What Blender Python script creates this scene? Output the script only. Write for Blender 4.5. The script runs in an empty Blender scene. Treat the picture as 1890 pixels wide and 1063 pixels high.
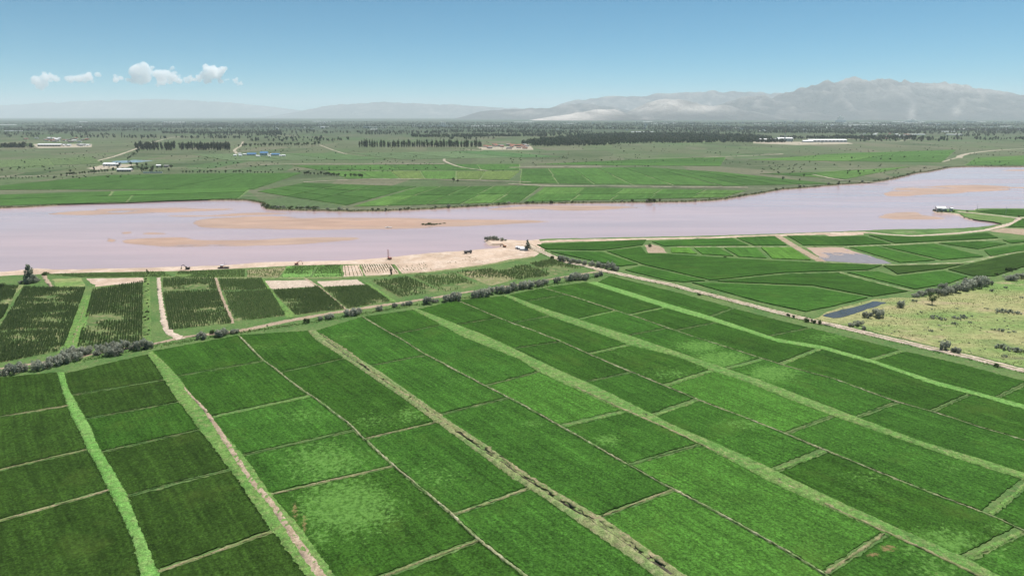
import bpy, bmesh, math, random
import numpy as np
from mathutils import Vector, noise as mnoise
from mathutils.geometry import delaunay_2d_cdt

R = math.radians
sc = bpy.context.scene
col = sc.collection
rng = np.random.default_rng(7)
random.seed(7)

# ------------------------------------------------------------------ camera
W0, H0, F = 1890.0, 1063.0, 1260.0
CAMH, HOR = 100.0, 214.0
PITCH = math.atan((H0 / 2 - HOR) / F)
cd = bpy.data.cameras.new('camera'); cam = bpy.data.objects.new('camera', cd); col.objects.link(cam)
cd.sensor_width = 36; cd.lens = 36 * F / W0; cd.clip_start = 1; cd.clip_end = 200000
cam.location = (0, 0, CAMH); cam.rotation_euler = (math.pi / 2 - PITCH, 0, 0)
sc.camera = cam

# ------------------------------------------------------------------ world, sun, exposure
SUN_EL, SUN_AZ = R(66), R(35)          # azimuth: clockwise from +Y (the view direction)
w = bpy.data.worlds.new('World'); sc.world = w; w.use_nodes = True
nt = w.node_tree; nt.nodes.clear()
sky = nt.nodes.new('ShaderNodeTexSky'); sky.sky_type = 'NISHITA'; sky.sun_disc = False
sky.sun_elevation = SUN_EL; sky.sun_rotation = SUN_AZ
sky.altitude = 4500; sky.air_density = 1.0; sky.dust_density = 0.0; sky.ozone_density = 6.0
bg = nt.nodes.new('ShaderNodeBackground'); bg.inputs[1].default_value = 0.105
wo = nt.nodes.new('ShaderNodeOutputWorld')
tn = nt.nodes.new('ShaderNodeMix'); tn.data_type = 'RGBA'; tn.blend_type = 'MULTIPLY'; tn.inputs[0].default_value = 1; tn.inputs[7].default_value = (.20, .575, .55, 1)
nt.links.new(sky.outputs[0], tn.inputs[6]); nt.links.new(tn.outputs[2], bg.inputs[0]); nt.links.new(bg.outputs[0], wo.inputs[0])
sd = bpy.data.lights.new('sun', 'SUN'); sd.energy = 4.9; sd.angle = R(0.5); sd.color = (1.0, 0.962, 0.91)
sun = bpy.data.objects.new('sun', sd); col.objects.link(sun)
sdir = Vector((math.sin(SUN_AZ) * math.cos(SUN_EL), math.cos(SUN_AZ) * math.cos(SUN_EL), math.sin(SUN_EL)))
sun.rotation_euler = sdir.to_track_quat('Z', 'Y').to_euler(); sun.location = sdir * 900
vs = sc.view_settings
vs.view_transform = 'Standard'; vs.look = 'None'; vs.exposure = 0.66; vs.gamma = 1.0; vs.use_curve_mapping = False
sc.render.film_transparent = False
cy = sc.cycles
cy.max_bounces = 28; cy.diffuse_bounces = 2; cy.glossy_bounces = 2; cy.transmission_bounces = 2
cy.volume_bounces = 28; cy.transparent_max_bounces = 6; cy.use_denoising = True

# ------------------------------------------------------------------ helpers
CT, ST = math.cos(PITCH), math.sin(PITCH)
def warp(p):
    p = np.array(p, float); one = p.ndim == 1; q = p[None] if one else p; o = q.copy()
    for i, r in enumerate(q):
        a, b = mnoise.noise_vector(Vector((r[0] * .055, r[1] * .055, 1.7))), mnoise.noise_vector(Vector((r[0] * .21, r[1] * .21, 4.4)))
        o[i, 0] += .38 * a[0] + .1 * b[0]; o[i, 1] += .38 * a[1] + .1 * b[1]
    return o[0] if one else o
def P(px, py, z=0.0):
    """photo pixel -> point on the level plane z"""
    a = (px - W0 / 2) / F; b = -(py - H0 / 2) / F
    d = np.array((a, CT + b * ST, -ST + b * CT))
    t = (z - CAMH) / d[2]
    return np.array((a * t, d[1] * t, z))
def PW(pts, z=0.0):
    return np.array([P(x, y, z) for x, y in pts])
def ppm(y):                       # photo pixels per metre at ground row y (about)
    return max(1e-3, (y - HOR)) / CAMH * 1.0 / math.cos(math.atan((y - H0 / 2) / F)) ** 0
def at_depth(px, py, depth):      # point on the pixel's ray at a horizontal distance
    a = (px - W0 / 2) / F; b = -(py - H0 / 2) / F
    d = np.array((a, CT + b * ST, -ST + b * CT)); t = depth / d[1]
    return np.array((a * t, depth, CAMH + d[2] * t))

def tag(o, label, cat=None, group=None, kind=None):
    o['label'] = label
    if cat: o['category'] = cat
    if group: o['group'] = group
    if kind: o['kind'] = kind
    return o
def obj_from(name, verts, faces, mat, parent=None, smooth=False, uv=None, attrs=None, loc=None):
    me = mesh_from(name, verts, faces, mat, smooth, uv, attrs)
    return link(name, me, parent, loc)
def link(name, me, parent=None, loc=None):
    o = bpy.data.objects.new(name, me); col.objects.link(o)
    if parent: o.parent = parent
    if loc is not None: o.location = loc
    return o
def mesh_from(name, verts, faces, mat, smooth=False, uv=None, attrs=None):
    me = bpy.data.meshes.new(name)
    verts = np.asarray(verts, dtype=np.float32)
    if isinstance(faces, np.ndarray):
        nf, k = faces.shape
        me.vertices.add(len(verts)); me.vertices.foreach_set('co', verts.ravel())
        me.loops.add(nf * k); me.loops.foreach_set('vertex_index', faces.astype(np.int32).ravel())
        me.polygons.add(nf)
        me.polygons.foreach_set('loop_start', np.arange(0, nf * k, k, dtype=np.int32))
        me.update(calc_edges=True); me.validate()
    else:
        me.from_pydata([tuple(v) for v in verts], [], [tuple(f) for f in faces]); me.update()
    for m in (mat if isinstance(mat, (list, tuple)) else [mat]): me.materials.append(m)
    if smooth: me.polygons.foreach_set('use_smooth', np.ones(len(me.polygons), dtype=bool))
    if uv is not None:
        li = np.empty(len(me.loops), dtype=np.int32); me.loops.foreach_get('vertex_index', li)
        ul = me.uv_layers.new(name='uv'); ul.data.foreach_set('uv', np.asarray(uv, dtype=np.float32)[li].ravel())
    for k, v in (attrs or {}).items():
        at = me.attributes.new(k, 'FLOAT', 'POINT'); at.data.foreach_set('value', np.asarray(v, dtype=np.float32))
    return me
def empty(name, loc=(0, 0, 0), rz=0):
    o = bpy.data.objects.new(name, None); col.objects.link(o); o.location = loc; o.rotation_euler = (0, 0, rz)
    o.empty_display_size = .3
    return o
class MB:
    """collects boxes, prisms and tubes into one mesh"""
    def __init__(s): s.v = []; s.f = []
    def add(s, v, f):
        n = len(s.v); s.v += [tuple(map(float, p)) for p in v]; s.f += [tuple(i + n for i in q) for q in f]; return s
    def box(s, c, d, rz=0, taper=1.0):
        x, y, z = d[0] / 2, d[1] / 2, d[2] / 2; ca, sa = math.cos(rz), math.sin(rz); v = []
        for sz in (-1, 1):
            k = taper if sz > 0 else 1
            for sx, sy in ((-1, -1), (1, -1), (1, 1), (-1, 1)):
                a, b = sx * x * k, sy * y * k
                v.append((c[0] + a * ca - b * sa, c[1] + a * sa + b * ca, c[2] + sz * z))
        return s.add(v, [(3, 2, 1, 0), (4, 5, 6, 7), (0, 1, 5, 4), (1, 2, 6, 5), (2, 3, 7, 6), (3, 0, 4, 7)])
    def tube(s, a, b, r0, r1=None, n=6):
        r1 = r0 if r1 is None else r1
        a, b = Vector(a), Vector(b); d = (b - a).normalized(); u = d.orthogonal().normalized(); q = d.cross(u)
        v = []
        for p, r in ((a, r0), (b, r1)):
            for i in range(n):
                t = 2 * math.pi * i / n; v.append(p + u * (r * math.cos(t)) + q * (r * math.sin(t)))
        f = [(i, (i + 1) % n, n + (i + 1) % n, n + i) for i in range(n)] + [tuple(range(n - 1, -1, -1)), tuple(range(n, 2 * n))]
        return s.add(v, f)
    def prism(s, prof, y0, y1):      # profile in x,z extruded along y
        n = len(prof); v = [(x, y0, z) for x, z in prof] + [(x, y1, z) for x, z in prof]
        return s.add(v, [(i, (i + 1) % n, n + (i + 1) % n, n + i) for i in range(n)] + [tuple(range(n - 1, -1, -1)), tuple(range(n, 2 * n))])
    def mesh(s, name, mat): return mesh_from(name, s.v, s.f, mat)
    def build(s, name, mat, parent=None): return link(name, s.mesh(name, mat), parent)

# ---- materials
def lin(r, g, b):
    f = lambda c: ((c / 255 + .055) / 1.055) ** 2.4 if c > 10 else c / 255 / 12.92
    return (f(r), f(g), f(b), 1)
class NT:
    def __init__(s, name, rough=.9, spec=.15):
        s.mat = bpy.data.materials.new(name); s.mat.use_nodes = True; s.t = s.mat.node_tree
        s.b = s.t.nodes['Principled BSDF']; s.b.inputs['Roughness'].default_value = rough
        s.b.inputs['Specular IOR Level'].default_value = spec
        s.pos = s.n('ShaderNodeNewGeometry').outputs['Position']
    def n(s, kind, **kw):
        x = s.t.nodes.new(kind)
        for k, v in kw.items(): setattr(x, k, v)
        return x
    def l(s, a, b): s.t.links.new(a, b)
    def setin(s, inp, v):
        if hasattr(v, 'is_linked') or isinstance(v, bpy.types.NodeSocket): s.l(v, inp)
        else: inp.default_value = v
    def map(s, vec, scale=(1, 1, 1), rot=0, loc=(0, 0, 0)):
        m = s.n('ShaderNodeMapping'); s.l(vec, m.inputs[0]); m.inputs['Scale'].default_value = scale
        m.inputs['Rotation'].default_value = (0, 0, rot); m.inputs['Location'].default_value = loc
        return m.outputs[0]
    def noise(s, scale, detail=3, rough=.55, vec=None, dist=0):
        x = s.n('ShaderNodeTexNoise'); s.l(vec if vec is not None else s.pos, x.inputs['Vector'])
        x.inputs['Scale'].default_value = scale; x.inputs['Detail'].default_value = detail
        x.inputs['Roughness'].default_value = rough; x.inputs['Distortion'].default_value = dist
        return x.outputs['Fac']
    def rng(s, v, a, b, c=0.0, d=1.0, smooth=False):
        x = s.n('ShaderNodeMapRange'); s.setin(x.inputs[0], v)
        if smooth: x.interpolation_type = 'SMOOTHSTEP'
        for i, q in zip((1, 2, 3, 4), (a, b, c, d)): x.inputs[i].default_value = q
        return x.outputs[0]
    def mix(s, f, a, b, mode='MIX'):
        x = s.n('ShaderNodeMix', data_type='RGBA', blend_type=mode); s.setin(x.inputs[0], f)
        s.setin(x.inputs[6], a); s.setin(x.inputs[7], b); return x.outputs[2]
    def math(s, op, a, b=0.0):
        x = s.n('ShaderNodeMath', operation=op); s.setin(x.inputs[0], a); s.setin(x.inputs[1], b); return x.outputs[0]
    def scale(s, c, f):               # colour * factor
        x = s.n('ShaderNodeVectorMath', operation='SCALE'); s.setin(x.inputs[0], c[:3] if isinstance(c, tuple) else c); s.setin(x.inputs['Scale'], f); return x.outputs[0]
    def ramp(s, f, stops):
        x = s.n('ShaderNodeValToRGB'); s.l(f, x.inputs[0]); e = x.color_ramp.elements
        while len(e) < len(stops): e.new(.5)
        for q, (p, c) in zip(e, stops): q.position = p; q.color = c
        return x.outputs[0]
    def attr(s, name, out='Fac'):
        x = s.n('ShaderNodeAttribute'); x.attribute_name = name; return x.outputs[out]
    def bump(s, h, strength=.5, dist=.2):
        x = s.n('ShaderNodeBump'); s.l(h, x.inputs['Height']); x.inputs['Strength'].default_value = strength
        x.inputs['Distance'].default_value = dist; s.l(x.outputs[0], s.b.inputs['Normal'])
    def out(s, c): s.setin(s.b.inputs['Base Color'], s.scale(c, .70)); return s.mat
    def out_leaf(s, c, f=.45):
        s.out(c); tr = s.n('ShaderNodeBsdfTranslucent'); s.setin(tr.inputs[0], s.scale(c, .80)); mx = s.n('ShaderNodeMixShader'); mx.inputs[0].default_value = f
        o = s.t.nodes['Material Output']; s.l(s.b.outputs[0], mx.inputs[1]); s.l(tr.outputs[0], mx.inputs[2]); s.l(mx.outputs[0], o.inputs[0]); return s.mat

def mat_rice():
    m = NT('rice_crop', .9, .04)
    base = m.n('ShaderNodeObjectInfo').outputs['Color']
    uv = m.n('ShaderNodeUVMap').outputs[0]
    fine = m.noise(1.9, 3, .65); mid = m.noise(.16, 4, .6); big = m.noise(.03, 2)
    rows = m.noise(1.0, 3, .6, m.map(uv, (1.1, .035, 1)))
    row2 = m.noise(1.0, 2, .5, m.map(uv, (.22, .012, 1)))
    f = m.rng(fine, .28, .72, .3, 1.78)
    f = m.math('MULTIPLY', f, m.rng(m.noise(.8, 4, .8), .3, .7, .66, 1.38))
    f = m.math('MULTIPLY', f, m.rng(rows, .3, .7, .70, 1.32))
    f = m.math('MULTIPLY', f, m.rng(row2, .3, .7, .82, 1.18))
    f = m.math('MULTIPLY', f, m.rng(mid, .3, .7, .86, 1.15))
    f = m.math('MULTIPLY', f, m.rng(big, .3, .7, .88, 1.14))
    c = m.scale(base, f)
    c = m.mix(m.rng(m.noise(.06, 3), .45, .7, 0, .2), c, m.scale(base, 1.25), 'MIX')
    c = m.mix(m.rng(m.noise(.045, 4, .65, m.map(m.pos, (1, 1, 1), 0, (91, 7, 0))), .56, .74, 0, .4), c, m.mix(.5, m.scale(base, 1.5), (.13, .17, .035, 1)))
    w = m.noise(.75, 4, .75)
    pm = m.rng(m.math('ADD', m.attr('patch'), m.rng(w, 0, 1, -1.1, 1.1)), .36, .60)
    c = m.mix(m.math('MULTIPLY', pm, m.rng(m.noise(.9, 4, .75), .38, .6, .15, 1)), c, (.135, .285, .06, 1))
    bm_ = m.rng(m.math('ADD', m.attr('bare'), m.rng(w, 0, 1, -.9, .9)), .42, .75)
    c = m.mix(bm_, c, (.25, .175, .085, 1))
    m.bump(m.noise(1.6, 4, .75), .7, .3)
    return m.out(c)
def mat_ground(name, a, b, c3, s1=.05, s2=.6, grain=2.2, bump=.5, rough=.95, dist=.15, con=.32):
    m = NT(name, rough, .1)
    n1 = m.noise(s1, 5, .6); n2 = m.noise(s2, 4, .65)
    c = m.mix(m.rng(n1, .35, .65, 0, 1, True), a, b)
    c = m.mix(m.rng(n2, .48, .72, 0, 1), c, c3)
    g = m.noise(grain, 3, .7)
    c = m.scale(c, m.rng(g, .28, .72, 1 - con, 1 + con))
    c = m.scale(c, m.rng(m.noise(grain * .32, 4, .75), .3, .7, 1 - con, 1 + con))
    m.bump(g, bump, dist)
    return m.out(c)
def mat_flat(name, c, rough=.7, var=.12, sc_=1.5, spec=.25, metal=0):
    m = NT(name, rough, spec); m.b.inputs['Metallic'].default_value = metal
    n1 = m.noise(sc_, 4, .65)
    return m.out(m.scale(c, m.rng(n1, .3, .7, 1 - var, 1 + var)))
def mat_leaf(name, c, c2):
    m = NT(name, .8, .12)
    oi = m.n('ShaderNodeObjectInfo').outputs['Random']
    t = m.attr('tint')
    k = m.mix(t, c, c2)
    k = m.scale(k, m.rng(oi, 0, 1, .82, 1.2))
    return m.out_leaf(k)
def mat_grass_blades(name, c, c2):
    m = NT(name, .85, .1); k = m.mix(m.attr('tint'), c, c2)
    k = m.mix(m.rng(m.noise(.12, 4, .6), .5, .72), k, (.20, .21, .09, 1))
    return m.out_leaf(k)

MAT = {}
MAT['rice'] = mat_rice()
MAT['verge'] = mat_ground('verge_grass', (.085, .18, .042, 1), (.15, .235, .065, 1), (.24, .24, .11, 1), .06, .7, 2.4, .7)
MAT['lane'] = mat_ground('lane_grass', (.105, .23, .05, 1), (.14, .255, .062, 1), (.23, .26, .105, 1), .045, .5, 2.2, .8, .95, .2, .46)
MAT['lane_bright'] = mat_ground('bright_lane_grass', (.13, .30, .062, 1), (.165, .325, .08, 1), (.20, .30, .095, 1), .045, .4, 2.2, .8, .95, .2, .46)
MAT['lane_dry'] = mat_ground('dry_lane_grass', (.15, .24, .075, 1), (.22, .25, .105, 1), (.29, .255, .15, 1), .06, .5, 2.2, .8, .95, .2, .46)
MAT['dirt'] = mat_ground('dry_dirt', (.40, .31, .225, 1), (.33, .25, .17, 1), (.48, .39, .29, 1), .12, .9, 2.5, .4)
MAT['road'] = mat_ground('sandy_road', (.56, .46, .365, 1), (.50, .40, .31, 1), (.60, .50, .41, 1), .05, .35, 1.6, .4)
MAT['sand'] = mat_ground('river_sand', (.60, .46, .355, 1), (.47, .355, .265, 1), (.68, .56, .46, 1), .035, .09, .9, .5, .95, .2, .2)
MAT['bund_tan'] = mat_ground('bund_tan', (.33, .28, .165, 1), (.20, .22, .09, 1), (.12, .20, .055, 1), .14, .35, 2.0, .6)
MAT['bund_green'] = mat_ground('bund_green', (.055, .13, .03, 1), (.11, .19, .055, 1), (.21, .21, .10, 1), .10, .3, 2.0, .6)
MAT['bund_straw'] = mat_ground('bund_straw', (.13, .22, .065, 1), (.31, .31, .17, 1), (.46, .43, .29, 1), .11, .3, 2.0, .6)
MAT['mud'] = mat_ground('ditch_mud', (.05, .042, .03, 1), (.085, .065, .045, 1), (.035, .05, .025, 1), .1, .5, 2.0, .5, .5)
MAT['maize_soil'] = mat_ground('maize_soil', (.09, .155, .045, 1), (.155, .20, .075, 1), (.27, .245, .13, 1), .05, .2, 1.4, .6)
MAT['meadow'] = mat_ground('meadow_grass', (.25, .31, .11, 1), (.40, .335, .20, 1), (.15, .22, .08, 1), .018, .055, .8, .5)
MAT['far_verge'] = mat_ground('far_verge', (.10, .20, .05, 1), (.17, .23, .09, 1), (.24, .25, .14, 1), .012, .05, .25, .2)
MAT['far_dirt'] = mat_ground('far_dirt', (.42, .36, .28, 1), (.36, .33, .24, 1), (.47, .42, .34, 1), .01, .05, .3, .2)
MAT['bank'] = mat_ground('bank_earth', (.30, .22, .15, 1), (.22, .20, .10, 1), (.16, .17, .07, 1), .04, .15, .6, .8)

def mat_meadow():
    m = NT('meadow_turf', .95, .05)
    v = m.map(m.pos, (.45, 1, 1), R(-8))
    n1 = m.noise(.022, 5, .65, v); n2 = m.noise(.06, 5, .65, v); n3 = m.noise(.3, 4, .7)
    c = m.mix(m.rng(n1, .40, .58), (.17, .27, .08, 1), (.33, .325, .15, 1))
    c = m.mix(m.rng(n2, .54, .66, 0, .75), c, (.40, .32, .20, 1))
    c = m.mix(m.rng(n2, .30, .42, .8, 0), c, (.13, .21, .07, 1))
    c = m.mix(m.rng(m.noise(.035, 5, .7, m.map(m.pos, (.25, 1.4, 1), R(-16), (40, 9, 0))), .62, .70, 0, .75), c, (.16, .14, .10, 1))
    c = m.scale(c, m.rng(n3, .3, .7, .68, 1.3)); c = m.scale(c, m.rng(m.noise(1.3, 4, .75), .3, .7, .7, 1.3))
    m.bump(n3, .5, .4)
    return m.out(c)
MAT['meadow'] = mat_meadow()
def mat_plain():
    m = NT('far_plain_ground', .95, .08)
    v = m.map(m.pos, (1, .42, 1), R(14))
    vo = m.n('ShaderNodeTexVoronoi', feature='F1'); m.l(v, vo.inputs['Vector']); vo.inputs['Scale'].default_value = 1 / 95.
    sep = m.n('ShaderNodeSeparateColor'); m.l(vo.outputs['Color'], sep.inputs[0])
    c = m.ramp(sep.outputs[0], [(0, (.055, .095, .035, 1)), (.25, (.12, .145, .072, 1)), (.45, (.07, .14, .045, 1)), (.62, (.17, .165, .105, 1)), (.8, (.085, .13, .055, 1)), (1, (.11, .165, .065, 1))])
    big = m.noise(1 / 900., 5, .6)
    c = m.mix(m.rng(big, .4, .62, 0, .55), c, (.13, .14, .085, 1))
    st = m.noise(1 / 60., 5, .65, m.map(m.pos, (.25, 1, 1), R(-4)))
    c = m.mix(m.rng(st, .55, .72, 0, .75), c, (.21, .205, .145, 1))
    c = m.mix(m.rng(st, .30, .44, .6, 0), c, (.06, .092, .042, 1))
    dots = m.math('MULTIPLY', m.rng(m.noise(1 / 13., 4, .7), .54, .64), m.rng(m.noise(1 / 170., 4, .6, m.map(m.pos, (.5, 1, 1))), .42, .60))
    c = m.mix(m.math('MULTIPLY', dots, .8), c, (.04, .058, .028, 1))
    st2 = m.noise(1 / 26., 4, .7, m.map(m.pos, (.12, 1, 1), R(7)))
    c = m.mix(m.rng(st2, .57, .68, 0, .7), c, (.25, .24, .165, 1))
    far = m.noise(1 / 340., 6, .62, m.map(m.pos, (.3, 1, 1), R(5)))
    sepp = m.n('ShaderNodeSeparateXYZ'); m.l(m.pos, sepp.inputs[0])
    dist = m.rng(sepp.outputs[1], 2600, 5200)
    c = m.mix(m.math('MULTIPLY', dist, m.rng(far, .36, .50, .25, .92)), c, (.035, .058, .03, 1))
    c = m.scale(c, m.rng(m.noise(.16, 4, .7), .3, .7, .72, 1.28))
    m.bump(m.noise(.25, 3), .3, .5)
    return m.out(c)
MAT['plain'] = mat_plain()
def mat_near_land():
    m = NT('near_ground', .95, .1)
    n1 = m.noise(.05, 5, .6); n2 = m.noise(.5, 4, .6)
    c = m.mix(m.rng(n1, .35, .65), (.075, .16, .042, 1), (.135, .205, .065, 1))
    c = m.mix(m.rng(n2, .54, .7), c, (.20, .205, .095, 1))
    g = m.noise(2.2, 3, .7); c = m.scale(c, m.rng(g, .25, .75, .6, 1.4)); c = m.scale(c, m.rng(m.noise(.7, 4, .75), .3, .7, .65, 1.35)); m.bump(g, .6, .15)
    return m.out(c)
MAT['near_land'] = mat_near_land()
def mat_water():
    m = NT('silty_water', .2, .52)
    n1 = m.noise(.006, 4, .55, m.map(m.pos, (.35, 1, 1)))
    c = m.mix(m.rng(n1, .38, .62), (.54, .385, .375, 1), (.49, .36, .355, 1))
    n2 = m.noise(.03, 5, .65, m.map(m.pos, (.16, 1, 1), R(4)))
    c = m.scale(c, m.rng(n2, .35, .65, .93, 1.07)); m.l(m.rng(m.noise(.012, 4, .6, m.map(m.pos, (.22, 1, 1), R(-6))), .4, .62, .14, .22), m.b.inputs['Roughness'])
    m.bump(m.noise(.9, 3, .6, m.map(m.pos, (1, 1, 1))), .1, .15)
    m.b.inputs['IOR'].default_value = 1.33
    return m.out(c)
MAT['water'] = mat_water()
m = NT('flood_mud', .6, .3); m.b.inputs['IOR'].default_value = 1.33
fp = P(1600, 486); sp_ = m.n('ShaderNodeVectorMath', operation='DISTANCE'); m.l(m.pos, sp_.inputs[0]); sp_.inputs[1].default_value = tuple(fp)
wt = m.rng(m.math('ADD', m.rng(sp_.outputs['Value'], 10, 62, 1, 0), m.rng(m.noise(.09, 5, .65), .3, .7, -.35, .35)), .42, .58)
m.l(m.rng(wt, 0, 1, .75, .14), m.b.inputs['Roughness'])
MAT['flood'] = m.out(m.scale(m.mix(wt, (.44, .315, .245, 1), (.30, .235, .215, 1)), m.rng(m.noise(.25, 4, .7), .3, .7, .85, 1.15)))
m = NT('pond_water', .1, .5); m.b.inputs['IOR'].default_value = 1.33
MAT['pond'] = m.out(m.mix(m.rng(m.noise(.08, 4), .4, .6), (.05, .05, .045, 1), (.08, .075, .065, 1)))
m = NT('sandbar_sand', .8, .2)
n1 = m.noise(.012, 5, .6, m.map(m.pos, (.35, 1, 1))); n2 = m.noise(.06, 4, .6, m.map(m.pos, (.3, 1, 1)))
sz_ = m.n('ShaderNodeSeparateXYZ'); m.l(m.pos, sz_.inputs[0]); wet = m.rng(m.math('ADD', sz_.outputs[2], m.rng(m.noise(.05, 5, .7), .3, .7, -.07, .07)), -1.2, -.98)
m.l(m.rng(wet, 0, .6, .25, .9), m.b.inputs['Roughness'])
MAT['bar'] = m.out(m.mix(wet, (.40, .275, .225, 1), m.scale(m.mix(m.rng(n1, .38, .62), (.44, .295, .225, 1), (.41, .295, .235, 1)), m.rng(n2, .3, .7, .82, 1.14))))

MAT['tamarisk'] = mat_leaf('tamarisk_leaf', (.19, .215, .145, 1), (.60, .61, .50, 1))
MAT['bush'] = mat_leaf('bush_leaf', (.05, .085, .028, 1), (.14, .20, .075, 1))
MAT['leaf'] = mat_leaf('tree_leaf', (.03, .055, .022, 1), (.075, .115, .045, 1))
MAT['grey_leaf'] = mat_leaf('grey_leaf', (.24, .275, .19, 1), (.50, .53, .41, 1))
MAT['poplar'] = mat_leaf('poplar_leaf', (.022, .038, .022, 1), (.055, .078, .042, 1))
MAT['bark'] = mat_flat('bark', (.11, .085, .065, 1), .9, .2, 4)
MAT['blade'] = mat_grass_blades('grass_blades', (.095, .215, .045, 1), (.195, .34, .095, 1))
MAT['maize'] = mat_leaf('maize_leaf', (.11, .185, .057, 1), (.225, .305, .115, 1))

# ------------------------------------------------------------------ geometry tools
def smooth_poly(p, n=4, closed=False):
    p = np.asarray(p, float); k = len(p); out = []
    rngi = range(k if closed else k - 1)
    for i in rngi:
        g = lambda j: p[j % k] if closed else p[min(max(j, 0), k - 1)]
        a, b, c, d = g(i - 1), g(i), g(i + 1), g(i + 2)
        for t in np.linspace(0, 1, n, endpoint=False):
            out.append(.5 * ((2 * b) + (-a + c) * t + (2 * a - 5 * b + 4 * c - d) * t * t + (-a + 3 * b - 3 * c + d) * t ** 3))
    if not closed: out.append(p[-1])
    return np.array(out)
def resample(p, step):
    p = np.asarray(p, float); d = np.r_[0, np.cumsum(np.linalg.norm(np.diff(p[:, :2], axis=0), axis=1))]
    n = max(2, int(d[-1] / step) + 1); s = np.linspace(0, d[-1], n)
    return np.stack([np.interp(s, d, p[:, k]) for k in range(p.shape[1])], 1)
def nz(x, y, s, seed=0.0):
    return mnoise.fractal(Vector((x * s + seed * 17.3, y * s - seed * 9.1, seed)), 1.0, 2.0, 3)
def vnoise(xy, s, seed=0.0):
    return np.array([mnoise.noise(Vector((a * s + seed * 3.7, b * s, seed * 5.1))) for a, b in xy])
def poly_area(q):
    x, y = q[:, 0], q[:, 1]; return .5 * np.sum(x * np.roll(y, -1) - y * np.roll(x, -1))
def offset_poly(q, d):
    """inset a closed 2-D polygon by d metres"""
    q = np.asarray(q, float)[:, :2]
    if poly_area(q) < 0: q = q[::-1]
    e = np.roll(q, -1, 0) - q; L = np.linalg.norm(e, axis=1, keepdims=True); L[L == 0] = 1; e = e / L
    nrm = np.stack([-e[:, 1], e[:, 0]], 1)
    m = nrm + np.roll(nrm, 1, 0); k = np.sum(m * nrm, 1, keepdims=True); k = np.maximum(k, .5)
    return q + m / k * d
def inside(pts, poly):
    x, y = pts[:, 0], pts[:, 1]; r = np.zeros(len(pts), bool); n = len(poly); j = n - 1
    for i in range(n):
        xi, yi = poly[i]; xj, yj = poly[j]
        c = ((yi > y) != (yj > y)) & (x < (xj - xi) * (y - yi) / (yj - yi + 1e-12) + xi); r ^= c; j = i
    return r
def densify(q, step):
    out = []
    for a, b in zip(q, np.roll(q, -1, 0)):
        k = max(1, int(np.linalg.norm(b - a) / step))
        for t in np.linspace(0, 1, k, endpoint=False): out.append(a + (b - a) * t)
    return np.array(out)
def tri_fill(boundary, interior):
    nb = len(boundary)
    pts = [Vector((float(a), float(b))) for a, b in boundary] + [Vector((float(a), float(b))) for a, b in interior]
    v, e, f, ov, oe, of = delaunay_2d_cdt(pts, [(i, (i + 1) % nb) for i in range(nb)], [], 1, 1e-4)
    v = np.array([(p[0], p[1]) for p in v])
    f = [t for t in f]
    # boundary index map
    first = {}
    for i, o in enumerate(ov):
        for k in o: first[k] = i
    return v, f, [first[i] for i in range(nb)]
# weed and bare patches (photo pixel, radii in pixels, weight) -> world
BLOBS = [(640, 930, 95, 48, .95), (590, 990, 40, 30, .5), (600, 850, 95, 45, .62), (560, 765, 60, 18, .45), (690, 740, 25, 12, .3),
         (755, 765, 30, 16, .62), (690, 775, 60, 20, .42), (800, 880, 70, 40, .38), (720, 850, 40, 30, .35), (985, 780, 25, 8, .55), (1120, 810, 30, 12, .62),
         (1170, 855, 20, 10, .6), (1290, 638, 50, 12, .8), (1335, 662, 55, 16, .95), (1425, 688, 50, 15, .9), (1240, 690, 60, 14, .5),
         (1530, 622, 60, 12, .5), (1740, 1000, 80, 30, .75), (1830, 1010, 60, 40, .4), (1720, 1050, 60, 30, .55), (1600, 880, 60, 20, .4), (1380, 780, 50, 12, .55),
         (1150, 650, 40, 10, .35), (1000, 890, 50, 14, .25), (480, 640, 70, 10, .35), (640, 620, 40, 8, .4), (860, 700, 60, 12, .3), (1760, 860, 80, 14, .35), (1850, 970, 50, 18, .4)]
BARE = [(545, 940, 7, 26, .62), (562, 968, 7, 22, .62), (1640, 1010, 20, 9, .66), (1612, 1021, 18, 7, .62), (1720, 1055, 12, 6, .5)]
def blob_world(L):
    out = []
    for x, y, rx, ry, s in L:
        c = P(x, y, .5); a = P(x + rx, y, .5) - c; b = P(x, y - ry, .5) - c
        out.append((c[0], c[1], np.linalg.inv(np.array([[a[0], b[0]], [a[1], b[1]]])), s))
    return out
BW, RW = blob_world(BLOBS), blob_world(BARE)
def blob_val(xy, L):
    v = np.zeros(len(xy))
    for cx, cy_, M_, s in L:
        d = (xy - np.array((cx, cy_))) @ M_.T; v = np.maximum(v, s * np.exp(-np.sum(d * d, 1) * .9))
    return v

def ruled(A, B, nu, nv):
    """grid between two side polylines, (nv+1) x (nu+1) points"""
    def rs(p):
        d = np.r_[0, np.cumsum(np.linalg.norm(np.diff(p[:, :2], axis=0), axis=1))]; s = np.linspace(0, d[-1], nv + 1)
        return np.stack([np.interp(s, d, p[:, 0]), np.interp(s, d, p[:, 1])], 1)
    a, b = rs(A), rs(B); u = np.linspace(0, 1, nu + 1)[None, :, None]
    return a[:, None, :] * (1 - u) + b[:, None, :] * u
def grid_faces(nv, nu):
    i = np.arange((nv + 1) * (nu + 1)).reshape(nv + 1, nu + 1)
    return np.stack([i[:-1, :-1], i[:-1, 1:], i[1:, 1:], i[1:, :-1]], -1).reshape(-1, 4)
def orient(v, f):
    a, b, c = v[f[0, 0]], v[f[0, 1]], v[f[0, 2]]
    return f if np.cross(b - a, c - a)[2] > 0 else f[:, ::-1]
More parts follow.
